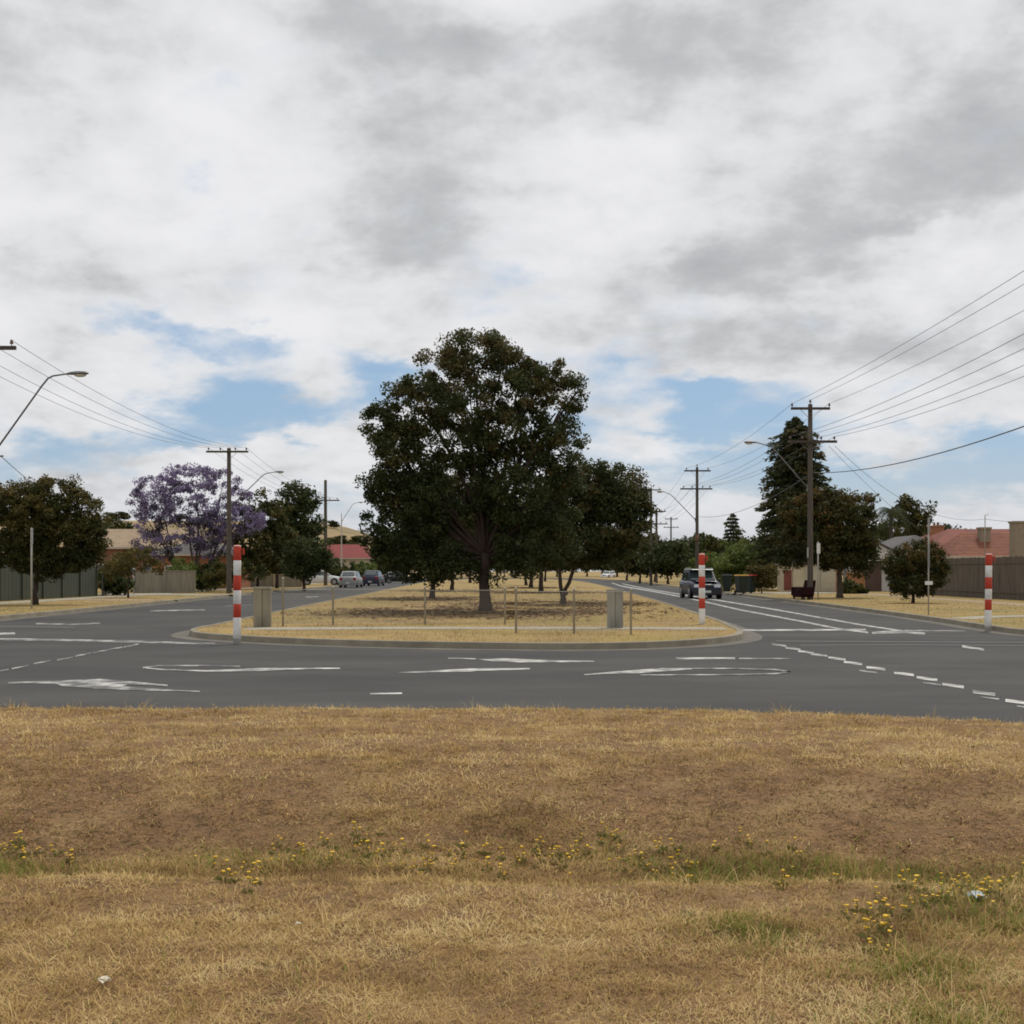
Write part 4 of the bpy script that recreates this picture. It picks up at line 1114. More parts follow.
LOC = {}
C0 = Vector((14.9, 61.8, GZ)); HC = Z(404, 61.8) - GZ
pC, aC = utility_pole(C0, HC, 'near right utility pole with two crossarms before the tall conifer', [(Z(409, 61.8) - GZ, X(790, 61.8) - 14.9, X(829, 61.8) - 14.9, (-.95, .9)), (Z(442, 61.8) - GZ, X(787, 61.8) - 14.9, X(836, 61.8) - 14.9, (-1.05, -.45, .5, 1.15))])
b = MB(); insulator(b, (0, 0, HC), 1.2); b.build('insulator', M['ceramic'], pC)
lamp(pC, (-.14, -.02, Z(488, 61.8) - GZ), (X(771, 61.8) - 14.9, -.2, Z(447, 61.8) - GZ), (X(756, 61.8) - 14.9, -.22, Z(443, 61.8) - GZ), (-1, 0, .02), .9)
b = MB(); b.bar((-.16, -.16, 2.1), (-.16, -.16, 2.6), .012, .28); b.build('number_plate', M['galv'], pC)

E0 = Vector((15.5, 103.6, GZ)); dE = 103.6
pE, aE = utility_pole(E0, Z(467, dE) - GZ, 'second right utility pole behind the dark blue car', [(Z(471, dE) - GZ, -1.1, 1.1, (-.9, .9)), (Z(489, dE) - GZ, X(680, dE) - 15.5, X(712, dE) - 15.5, (-1.15, -.45, .45, 1.05))])
b = MB(); insulator(b, (0, 0, Z(467, dE) - GZ), 1.2); b.build('insulator', M['ceramic'], pE)
lamp(pE, (-.13, -.02, Z(520, dE) - GZ), (X(671, dE) - 15.5, -.2, Z(495, dE) - GZ), (X(664, dE) - 15.5, -.2, Z(492, dE) - GZ), (-1, 0, .02), .9)
b = MB(); b.lathe((0, 0, Z(542, dE) - GZ), [(.155, 0), (.158, .6)], 14); b.build('metal_band', mat('rust', (.19, .11, .07), .8, (.13, .07, .04), 5), pE)
def farpole(px, top, X0, lab, z2):
    d = X0 * F / (px - 512)
    o, a = utility_pole((X0, d, GZ), Z(top, d) - GZ, lab, [(Z(top + 2, d) - GZ, -1.1, 1.1, (-.9, .9)), (Z(z2, d) - GZ, -1.3, 1.3, (-1.1, -.45, .45, 1.1))], .16)
    return o, a, d
pF, aF, dF = farpole(656.5, 509.5, 17.0, 'third right utility pole with two thin crossarms at the bend', 524)
pG, aG, dG = farpole(671, 517, 27.0, 'far utility pole just right of the two crossarmed one at the bend', 519.5 + 8)
pH, aH, dH = farpole(651, 488, 15.2, 'slim utility pole half hidden at the right edge of the median crowns', 512)
D0_ = Vector((14.5, 18.8, GZ))
pD, aD = utility_pole(D0_, HC, 'utility pole nearest the camera on the far right corner', [(HC - .25, -1.2, 1.2, (-.95, .95)), (HC - 1.9, -1.5, 1.5, (-1.3, -.5, .5, 1.3))])

A0 = Vector((-17.4, 40.0, GZ)); B0 = Vector((X(229, 78.7), 78.7, GZ)); K0 = Vector((X(325.5, 122), 122, GZ))
zA = Z(349, 40) - GZ
pA, aA = utility_pole(A0, zA + .2, 'nearest left utility pole whose crossarm and lamp enter the left edge', [(zA, -1.45, X(18.5, 40) + 17.4, (-1.3, -.55, .45, 1.3))])
lamp(pA, (.16, -.02, 4.55), (X(52, 40) + 17.4, -.3, Z(378, 40) - GZ), (X(70, 40) + 17.4, -.32, Z(375.5, 40) - GZ), (1, 0, .03), 1.0)
dB = 78.7
pB, aB = utility_pole(B0, Z(448, dB) - GZ, 'left utility pole with one crossarm beside the jacaranda', [(Z(452, dB) - GZ, X(207, dB) - B0.x, X(249, dB) - B0.x, (-1.25, -.5, .45, 1.15))], .17)
lamp(pB, (.15, -.02, Z(506, dB) - GZ), (X(265, dB) - B0.x, -.2, Z(474, dB) - GZ), (X(275, dB) - B0.x, -.2, Z(472.3, dB) - GZ), (1, 0, .02), .85)
dK = 122.0
pK, aK = utility_pole(K0, Z(480, dK) - GZ, 'second left utility pole rising above the far trees', [(Z(500.5, dK) - GZ, X(312, dK) - K0.x, X(340, dK) - K0.x, (-1.2, -.5, .45, 1.2))], .19)
dN = 150.0; N0 = Vector((X(341.5, dN), dN, GZ))
pN = empty('street_lamp', N0, 0, 'slim grey street lamp between the second left pole and the big tree', 'street lamp')
b = MB(); b.lathe((0, 0, 0), [(.10, -.2), (.09, 2), (.05, Z(514, dN) - GZ), (.03, Z(513, dN) - GZ)], 10); b.build('pole', M['galv'], pN)
lamp(pN, (0, -.02, Z(522, dN) - GZ), (X(353, dN) - N0.x, -.1, Z(504, dN) - GZ), (X(358, dN) - N0.x, -.1, Z(502.5, dN) - GZ), (1, 0, .02), .9)

def wire(a, c, sag, label, r=.010, group=None, name='power_line', n=22):
    a, c = Vector(a), Vector(c); b = MB(); pts = []
    for i in range(n + 1):
        t = i / n; p = a.lerp(c, t); p.z -= sag * 4 * t * (1 - t); pts.append(p - a)
    b.tube(pts, r, 5)
    o = b.build(name, M['wire']); o.location = a
    return tag(o, label, 'cable', group)
gR = 'power lines above the right verge'
topC = C0 + Vector((0, 0, HC + .2)); topD = D0_ + Vector((0, 0, HC + .2)); topE = E0 + Vector((0, 0, Z(467, dE) - GZ + .2))
wire(topC, topD, .35, 'wire rising from the very top of the near right utility pole', .0085, gR)
wire(aC[0], aD[0], .35, 'wire rising from the left end of the upper crossarm, near right pole', .0085, gR)
wire(aC[1], aD[1], .4, 'wire rising from the right end of the upper crossarm, near right pole', .0085, gR)
for k, nm in enumerate(('left end', 'left middle', 'right middle', 'right end')):
    wire(aC[2 + k], aD[2 + k], .55 + .03 * k, 'wire rising from the %s of the lower crossarm, near right pole' % nm, .009, gR)
wire(C0 + Vector((.15, -.1, Z(473, 61.8) - GZ)), D0_ + Vector((0, 0, 6.6)), .95, 'thick black cable from the near right pole to the right edge', .020, gR, 'service_cable')
gR2 = 'power lines between the right utility poles'
for k, (i, j) in enumerate([(0, 0), (1, 1), (2, 2), (3, 3), (4, 4), (5, 5)]):
    wire(aE[j], aC[i], .5, 'thin wire strung between the near and second right utility poles', .009, gR2)
for k in range(6):
    wire(aF[k], aE[k], .6, 'thin wire strung from the second right utility pole to the bend', .009, 'power lines toward the bend')
wire(C0 + Vector((-.1, .1, 6.2)), E0 + Vector((0, 0, 6.0)), .7, 'low cable slung between the near and second right poles', .014, None, 'service_cable')
gL = 'power lines above the left verge'
for k, nm in enumerate(('far left', 'second', 'third', 'roadside')):
    wire(aA[k], aB[k], .72, '%s wire running from the left edge to the pole by the jacaranda' % nm, .0085, gL)
    wire(aB[k], aK[k], .7, 'thin wire between the left pole and the second left pole', .009, 'power lines between the left poles')
wire(A0 + Vector((.9, 0, Z(457, 40) - GZ)), (X(96, 106), 106, Z(530, 106)), .25, 'low cable dropping from the left edge behind the domed tree', .012, None, 'service_cable')
b = MB(); b.bar((.1, 0, Z(458, 40) - GZ), (.95, 0, Z(456, 40) - GZ), .05, .05); b.build('cable_bracket', M['steel'], pA)

# ------------------------------------------------------------------ sign poles
def sign_pole(px, base_y, top_y, label, plates, d=None, r=.03):
    base = G(px, base_y, GZ); d = base.y; H = (base_y - top_y) / F * d
    root = empty('sign_pole', base, 0, label, 'sign')
    b = MB(); b.lathe((0, 0, 0), [(r, -.1), (r, H), (r * .5, H + .01)], 10); b.build('pole', M['galv'], root)
    for zc, w, h, rz, mm in plates:
        p = MB(); p.box((0, -r - .006, zc * H), (w, .008, h), 0, 0, 1, .0)
        o = p.build('sign_plate', mm, root, .0)
        o.rotation_euler = (0, 0, math.radians(rz))
    return root
M['signback'] = mat('sign_back', (.42, .42, .40), .5, (.35, .35, .34), 6, metal=.3)
M['signwhite'] = mat('sign_white', (.66, .66, .63), .5)
sign_pole(31.5, 608.5, 528, 'tall thin sign pole with its plate edge on before the domed tree', [(.90, .40, .60, 108, M['signback'])], r=.036)
sign_pole(818, 600, 542, 'sign pole with a narrow white plate right of the near right pole', [(.89, .20, .50, 20, M['signwhite'])], r=.035)
sign_pole(928.5, 615, 518, 'tall thin sign pole with a small white plate before the small round tree', [(.33, .26, .12, 5, M['signwhite']), (.62, .26, .8, 74, M['signback']), (.93, .36, .5, 75, M['signback'])], r=.024)
sign_pole(133.5, 594, 566, 'short post with a small white sign beside the young tree', [(.90, .22, .26, 12, M['signwhite'])], r=.05)

# ------------------------------------------------------------------ fences and walls
def panel_fence(name, label, pts, H, m, post_m, board, thick=.04, cat='fence', rail=True, post_every=2.4, z0=GZ, cap=None, ragged=0):
    """upright boards following pts (ground line); board = board width"""
    p0 = Vector((pts[0][0], pts[0][1], z0)); root = empty(name, p0, 0, label, cat)
    bd, po, ra = MB(), [], MB(); r = random.Random(len(label))
    for a, c in zip(pts[:-1], pts[1:]):
        a, c = Vector((a[0], a[1], 0)) - Vector((p0.x, p0.y, 0)), Vector((c[0], c[1], 0)) - Vector((p0.x, p0.y, 0))
        L_ = (c - a).length; t = (c - a) / L_; ang = math.atan2(t.y, t.x); n = max(1, int(L_ / board)); w = L_ / n
        for k in range(n):
            q = a + t * (w * (k + .5)); h = H + (r.uniform(-ragged, ragged) if ragged else 0)
            off = Vector((-t.y, t.x, 0)) * (.006 * (k % 2))
            bd.box((q.x + off.x, q.y + off.y, h / 2), (w * .985, thick * .5, h), ang)
        m2 = max(1, round(L_ / post_every))
        for k in range(m2 + 1):
            q = a + t * (L_ * k / m2) - Vector((-t.y, t.x, 0)) * (thick * .8)
            pb = MB(); pb.box((q.x, q.y, H / 2 - .02), (.09, .09, H + .06), ang, 0, 1, .008); po.append(pb)
        if rail:
            for z in (.35, H - .3):
                o = Vector((-t.y, t.x, 0)) * (thick * .9)
                ra.bar(a + o + Vector((0, 0, z)), c + o + Vector((0, 0, z)), .05, .08)
        if cap:
            ra.bar(a + Vector((0, 0, H + .02)), c + Vector((0, 0, H + .02)), cap, .05)
    bd.build('boards', m, root)
    for pb in po: pb.build('fence_post', post_m, root)
    if rail or cap: ra.build('rail', post_m, root)
    return root
M['greenmetal'] = mat('green_metal', (.060, .070, .050), .5, (.05, .058, .042), 1.5)
M['greenpost'] = mat('green_post', (.045, .052, .038), .5)
M['paling'] = mat('paling', (.135, .108, .085), .9, (.085, .068, .054), 1.2, .3, 10, stretch=(5, 5, .4), col3=(.17, .15, .125), scale3=2.0)
M['palingpost'] = mat('paling_post', (.12, .10, .08), .9)
M['oldfence'] = mat('old_fence', (.27, .24, .18), .9, (.19, .17, .13), 1.4, .2, 10, stretch=(4, 4, .5))
M['orangefence'] = mat('orange_fence', (.33, .16, .07), .85, (.25, .115, .05), 1.6, stretch=(4, 4, .5))
panel_fence('metal_fence', 'dark green ribbed metal fence behind the domed tree', [(-24.6, 46), (-23.7, 70.5)], 1.72, M['greenmetal'], M['greenpost'], .20, .035, post_every=2.4)
panel_fence('metal_fence', 'short lower run of green metal fence past the domed tree', [(-23.6, 71.2), (X(111, 78), 78)], 1.25, M['greenmetal'], M['greenpost'], .20, .035, post_every=2.4)
panel_fence('block_wall', 'low beige wall of upright panels below the jacaranda', [(X(134, 80), 80), (X(193, 80), 80.5)], 1.42, M['oldfence'], M['oldfence'], .5, .10, cat='wall', rail=False, post_every=2.0, cap=.14)
panel_fence('paling_fence', 'tall grey brown timber paling fence along the right verge', [(25.2, 36), (24.9, 74)], 2.15, M['paling'], M['palingpost'], .14, .03, ragged=.03)
panel_fence('paling_fence', 'pale weathered timber fence end behind the small round tree', [(X(905, 75), 75), (24.8, 74.6)], 1.75, M['oldfence'], M['palingpost'], .15, .03, ragged=.03)
panel_fence('picket_fence', 'low orange brown timber fence right of the cream garage', [(X(847, 82), 82), (X(864, 82), 82)], 1.35, M['orangefence'], M['orangefence'], .16, .03)
M['cream'] = mat('cream', (.52, .44, .29), .7, (.44, .36, .24), 1.2)
M['whitewall'] = mat('white_wall', (.58, .57, .53), .7, (.48, .47, .44), 1.2)
panel_fence('garden_fence', 'low cream topped fence seen under the trees on the left', [(X(245, 108), 108), (X(302, 110), 110)], 1.1, M['oldfence'], M['cream'], .3, .05, cap=.16)

# ------------------------------------------------------------------ houses
def tiles(name, c1, c2):
    m = mat(name, c1, .8, c2, 1.4, stretch=(1, 1, 1))
    nt = m.node_tree; N = nt.nodes; L = nt.links; b = N['Principled BSDF']
    w = N.new('ShaderNodeTexWave'); w.wave_type = 'BANDS'; w.bands_direction = 'Z'; w.inputs['Scale'].default_value = 3.2; w.inputs['Distortion'].default_value = 1.2; w.inputs['Detail'].default_value = 2
    tc = N.new('ShaderNodeTexCoord'); L.new(tc.outputs['Object'], w.inputs['Vector'])
    bp = N.new('ShaderNodeBump'); bp.inputs['Strength'].default_value = .9; bp.inputs['Distance'].default_value = .06
    L.new(w.outputs['Fac'], bp.inputs['Height']); L.new(bp.outputs['Normal'], b.inputs['Normal'])
    return m
def bricks(name, c1, c2, mortar):
    m = mat(name, c1, .9); nt = m.node_tree; N = nt.nodes; L = nt.links; b = N['Principled BSDF']
    t = N.new('ShaderNodeTexBrick'); t.inputs['Color1'].default_value = (*c1, 1); t.inputs['Color2'].default_value = (*c2, 1); t.inputs['Mortar'].default_value = (*mortar, 1)
    t.inputs['Scale'].default_value = 4.2; t.inputs['Mortar Size'].default_value = .012
    tc = N.new('ShaderNodeTexCoord'); mp = N.new('ShaderNodeMapping'); mp.inputs['Rotation'].default_value = (math.radians(90), 0, 0)
    L.new(tc.outputs['Object'], mp.inputs['Vector']); L.new(mp.outputs['Vector'], t.inputs['Vector']); L.new(t.outputs['Color'], b.inputs['Base Color'])
    return m
M['redtile'] = tiles('red_tile', (.22, .060, .036), (.16, .048, .032))
M['orangetile'] = tiles('orange_tile', (.24, .085, .042), (.17, .060, .035))
M['greytile'] = tiles('grey_tile', (.125, .118, .115), (.09, .086, .085))
M['tantile'] = tiles('tan_tile', (.33, .24, .15), (.25, .18, .115))
M['brick'] = bricks('brick', (.25, .105, .06), (.20, .085, .05), (.28, .22, .17))
M['palebrick'] = bricks('pale_brick', (.27, .215, .155), (.22, .175, .13), (.3, .27, .22))
M['orangebrick'] = bricks('orange_brick', (.33, .13, .06), (.26, .10, .05), (.3, .24, .18))
M['glass'] = mat('glass', (.03, .035, .04), .08, spec=.8)
M['frame'] = mat('frame', (.62, .60, .55), .5)
M['browndoor'] = mat('brown_door', (.105, .062, .045), .6, (.08, .048, .036), 2)
M['creamdoor'] = mat('cream_door', (.46, .41, .29), .6, (.40, .36, .26), 1.5)
M['fascia'] = mat('fascia', (.45, .40, .32), .6)

def window(root, x, y, z, w, h, n='window'):
    f = MB()
    for sx in (-1, 1): f.box((x + sx * (w / 2), y, z), (.07, .09, h + .14))
    for sz in (-1, 1): f.box((x, y - .002, z + sz * (h / 2)), (w - .07, .09, .07))
    f.box((x, y, z), (.05, .06, h - .07))
    fr = f.build('window', M['frame'], root)
    g = MB(); g.box((x, y + .012, z), (w, .03, h)); g.build('pane', M['glass'], fr)
    s = MB(); s.box((x, y - .05, z - h / 2 - .10), (w + .25, .16, .06)); s.build('sill', M['frame'], fr)

def hip_roof(b, x0, x1, y0, y1, ze, zr, over=.45, mi=0, inset=None):
    x0 -= over; x1 += over; y0 -= over; y1 += over
    w, d = x1 - x0, y1 - y0
    ins = inset if inset is not None else min(w, d) / 2
    if w >= d: r0, r1 = (x0 + ins, (y0 + y1) / 2), (x1 - ins, (y0 + y1) / 2)
    else: r0, r1 = ((x0 + x1) / 2, y0 + ins), ((x0 + x1) / 2, y1 - ins)
    v = [(x0, y0, ze), (x1, y0, ze), (x1, y1, ze), (x0, y1, ze), (*r0, zr), (*r1, zr)]
    if w >= d: f = [[0, 1, 5, 4], [1, 2, 5], [2, 3, 4, 5], [3, 0, 4]]
    else: f = [[0, 1, 4], [1, 2, 5, 4], [2, 3, 5], [3, 0, 4, 5]]
    v += [(x0, y0, ze - .16), (x1, y0, ze - .16), (x1, y1, ze - .16), (x0, y1, ze - .16)]
    f2 = [[6, 7, 1, 0], [7, 8, 2, 1], [8, 9, 3, 2], [9, 6, 0, 3], [9, 8, 7, 6]]
    n = len(b.v); b.add(v, f, mi); 
    b.f += [[n + i for i in q] for q in f2]; b.m += [mi + 1] * 5; b.smooth += [False] * 5
def house(name, label, cx, cy, w, d, ze, zr, wallm, roofm, wins=(), rz=0, inset=None, door=None, cat='house'):
    root = empty(name, (cx, cy, GZ), rz, label, cat)
    b = MB(); b.box((0, 0, ze / 2), (w, d, ze)); b.build('wall', wallm, root)
    r = MB(); hip_roof(r, -w / 2, w / 2, -d / 2, d / 2, ze + .17, zr, .45, 0, inset); ro = r.build('roof', [roofm, M['fascia']], root)
    for x, z, ww, hh in wins: window(root, x, -d / 2 - .02, z, ww, hh)
    if door:
        x, ww, hh, mm = door
        q = MB(); q.box((x, -d / 2 - .02, hh / 2), (ww, .08, hh), 0, 0, 1, .0)
        for k in range(1, 5): q.box((x, -d / 2 - .065, hh * k / 5), (ww * .96, .015, .03))
        q.build('door', mm, root)
    return root, ro
def chimney(ro, x, y, z0, z1, w, m, capm=None, pots=1):
    b = MB(); b.box((x, y, (z0 + z1) / 2), (w, w * .8, z1 - z0)); b.box((x, y, z1 + .05), (w + .12, w * .8 + .12, .12))
    for k in range(pots): b.lathe((x + (k - (pots - 1) / 2) * .3, y, z1 + .1), [(.10, 0), (.085, .28), (.1, .3)], 10)
    b.build('chimney', m, ro)

# right: grey roofed house with a white gable
d = 88.0
h1, r1 = house('brick_house', 'brick house with a grey roof and white gable on the right', X(905, d + 5), d + 5, X(955, d) - X(858, d), 9.0, Z(561, d) - GZ, Z(536, d + 5) - GZ, M['brick'], M['greytile'], [(1.8, 1.25, 1.5, 1.1)], inset=2.6)
# gable porch in front
gx = X(874, d) - h1.location.x; ze = Z(561, d) - GZ
g = MB(); w2 = 2.2
g.box((gx, -5.2, ze / 2 - .05), (w2 * 2 - .3, 1.4, ze - .1)); g.build('porch', M['whitewall'], h1)
g = MB(); y0, y1 = -6.3, -3.4
g.add([(gx - w2, y0, ze), (gx + w2, y0, ze), (gx, y0, ze + 1.15), (gx - w2, y1, ze), (gx + w2, y1, ze), (gx, y1, ze + 1.15)], [[0, 1, 2], [3, 5, 4], [0, 3, 4, 1]]); g.build('gable', M['whitewall'], h1)
g = MB(); 
for sg in (-1, 1):
    a = Vector((gx + sg * (w2 + .25), 0, ze - .12)); c = Vector((gx, 0, ze + 1.19))
    g.add([(a.x, y0 - .15, a.z), (c.x, y0 - .15, c.z), (c.x, y1, c.z), (a.x, y1, a.z), (a.x, y0 - .15, a.z + .1), (c.x, y0 - .15, c.z + .1), (c.x, y1, c.z + .1), (a.x, y1, a.z + .1)], [[0, 1, 2, 3], [4, 5, 6, 7], [0, 1, 5, 4], [1, 2, 6, 5], [2, 3, 7, 6], [3, 0, 4, 7]])
g.build('gable_roof', M['greytile'], h1)
g = MB(); g.box((gx - .75, -5.93, 1.02), (2.0, .06, 2.02)); 
for k in range(1, 5): g.box((gx - .75, -5.965, .41 * k), (1.94, .02, .03))
g.build('garage_door', M['browndoor'], h1)
g = MB(); g.box((gx + 1.1, -5.92, 1.0), (.85, .05, 2.0)); g.build('door', M['frame'], h1)
# right: red tiled house behind the paling fence
d = 84.0
h2, r2 = house('brick_house', 'house with a red tiled hip roof and chimneys behind the paling fence', X(1000, d + 5), d + 5, 13.0, 9.5, Z(556, d) - GZ, Z(529, d + 5) - GZ, M['palebrick'], M['redtile'], [(-3, 1.5, 1.6, 1.1), (2, 1.5, 1.6, 1.1)], inset=3.2)
g = MB(); x0 = X(995, 80) - h2.location.x; hw = 2.6; za, zb = Z(556, 80) - GZ, Z(531, 80) - GZ
g.box((x0 + .6, -6.2, za / 2), (hw * 1.8, 4.0, za)); g.build('wing', M['palebrick'], h2)
g = MB(); hip_roof(g, x0 - hw + .2, x0 + hw + 1.6, -8.4, -4.0, za, zb, .4, 0, 1.7); g.build('wing_roof', [M['orangetile'], M['fascia']], h2)
bx = h2.location.x; by = h2.location.y
chimney(r2, X(984, 82) - bx, 82 - by, 2.5, Z(529, 82) - GZ, .68, M['palebrick'], pots=0)
chimney(r2, X(1020, 76) - bx, 76 - by, 1.5, Z(523, 76) - GZ, 1.0, M['palebrick'], pots=0)
a = MB(); x, y = X(971, 85) - bx, 85 - by; z = 3.6
a.tube([(x, y, z), (x, y, Z(529, 85) - GZ + .1)], .02, 6)
for k in range(4): a.tube([(x - .35 + .03 * k, y, Z(531 + k * .7, 85) - GZ), (x + .35 - .03 * k, y, Z(531 + k * .7, 85) - GZ)], .012, 5)
a.build('antenna', M['steel'], r2)
a = MB(); x, y = X(985, 78) - bx, 78 - by
a.tube([(x, y, 2.4), (x, y, Z(515, 78) - GZ), (x + .2, y, Z(515, 78) - GZ + .02)], .03, 7); a.build('mains_riser', M['galv'], r2)
riser = Vector((X(985, 78), 78, Z(519, 78)))
wire(C0 + Vector((1.2, -.1, Z(446, 61.8) - GZ)), riser, 1.2, 'thin wire drooping from the near right pole to the red roofed house', .010, None, 'service_cable')
wire(riser, (X(1070, 74), 74, Z(516, 74)), .25, 'short low wire leaving the red roofed house toward the right edge', .012, None, 'service_cable')
wire(C0 + Vector((.9, -.1, Z(446, 61.8) - GZ)), h1.location + Vector((2.2, -4.5, ze + .6)), .5, 'thin wire drooping from the near right pole to the grey roofed house', .009, None, 'service_cable')
b = MB()
# house glimpsed between with an orange brick chimney
d = 104.0
h3, r3 = house('brick_house', 'red roofed house with a bright orange brick chimney behind the grey roof', X(950, d + 4), d + 4, 8.5, 7.5, Z(553, d) - GZ, Z(535, d + 4) - GZ, M['orangebrick'], M['redtile'], inset=2.6)
bx3, by3 = h3.location.x, h3.location.y
chimney(r3, X(936, 104) - bx3, 104 - by3, 2.0, Z(527, 104) - GZ, 1.1, M['orangebrick'], pots=2)
# cream garage
d = 84.0
gw = X(836, d) - X(793, d)
gar = empty('garage', (X(814.5, d), d, GZ), 0, 'cream flat roofed garage with pale double doors behind the near right pole', 'garage')
hg = Z(565, d) - GZ
b = MB(); b.box((0, 2.5, hg / 2), (gw, 5.0, hg)); b.build('wall', M['cream'], gar)
b = MB(); b.box((0, 2.5, hg + .07), (gw + .3, 5.4, .14)); b.build('roof', M['fascia'], gar)
for k in (0, 1):
    b = MB(); x = -.15 + k * 1.05; b.box((x, -.03, .95), (.98, .06, 1.86))
    for q in range(4): b.box((x, -.065, .35 + q * .42), (.8, .02, .30))
    b.build('door', M['creamdoor'], gar)
b = MB(); b.box((gw / 2 + .22, .3, hg / 2 - .1), (.4, .5, hg - .2)); b.build('pier', M['orangebrick'], gar)
b = MB(); b.box((-gw / 2 - .32, .2, .80), (.5, .12, 1.4)); b.build('side_gate', mat('gate_red', (.20, .055, .035), .8, (.15, .045, .03), 4), gar)

# left houses
d = 104.0
h4, r4 = house('brick_house', 'brick house with a tan tiled roof behind the jacaranda', X(148, d + 5), d + 5, 9.6, 9.0, Z(549, d) - GZ, Z(529, d + 5) - GZ, M['brick'], M['tantile'], [(-2.2, 1.4, 1.8, 1.2), (1.6, 1.4, 1.4, 1.2)], inset=1.4)
d = 100.0
h5, r5 = house('brick_house', 'orange brick house with a brown roof half hidden by the jacaranda', X(203, d + 4), d + 4, 6.4, 7.5, Z(556, d) - GZ, Z(540, d + 4) - GZ, M['orangebrick'], M['greytile'], [(-1.4, 1.3, 1.4, 1.1), (1.6, 1.3, 1.0, 1.1)], inset=2.2)
d = 190.0
h6, r6 = house('brick_house', 'far house with a bright red tiled roof beyond the parked cars', X(347, d + 4), d + 4, X(367, d) - X(327, d) + .6, 5.0, Z(559, d) - GZ, Z(544.5, d + 4) - GZ, mat('far_cream', (.42, .37, .27), .8), tiles('bright_red_tile', (.30, .070, .060), (.24, .058, .050)), [(-1.6, 1.6, 1.6, 1.2), (1.6, 1.6, 1.6, 1.2)], inset=.9)

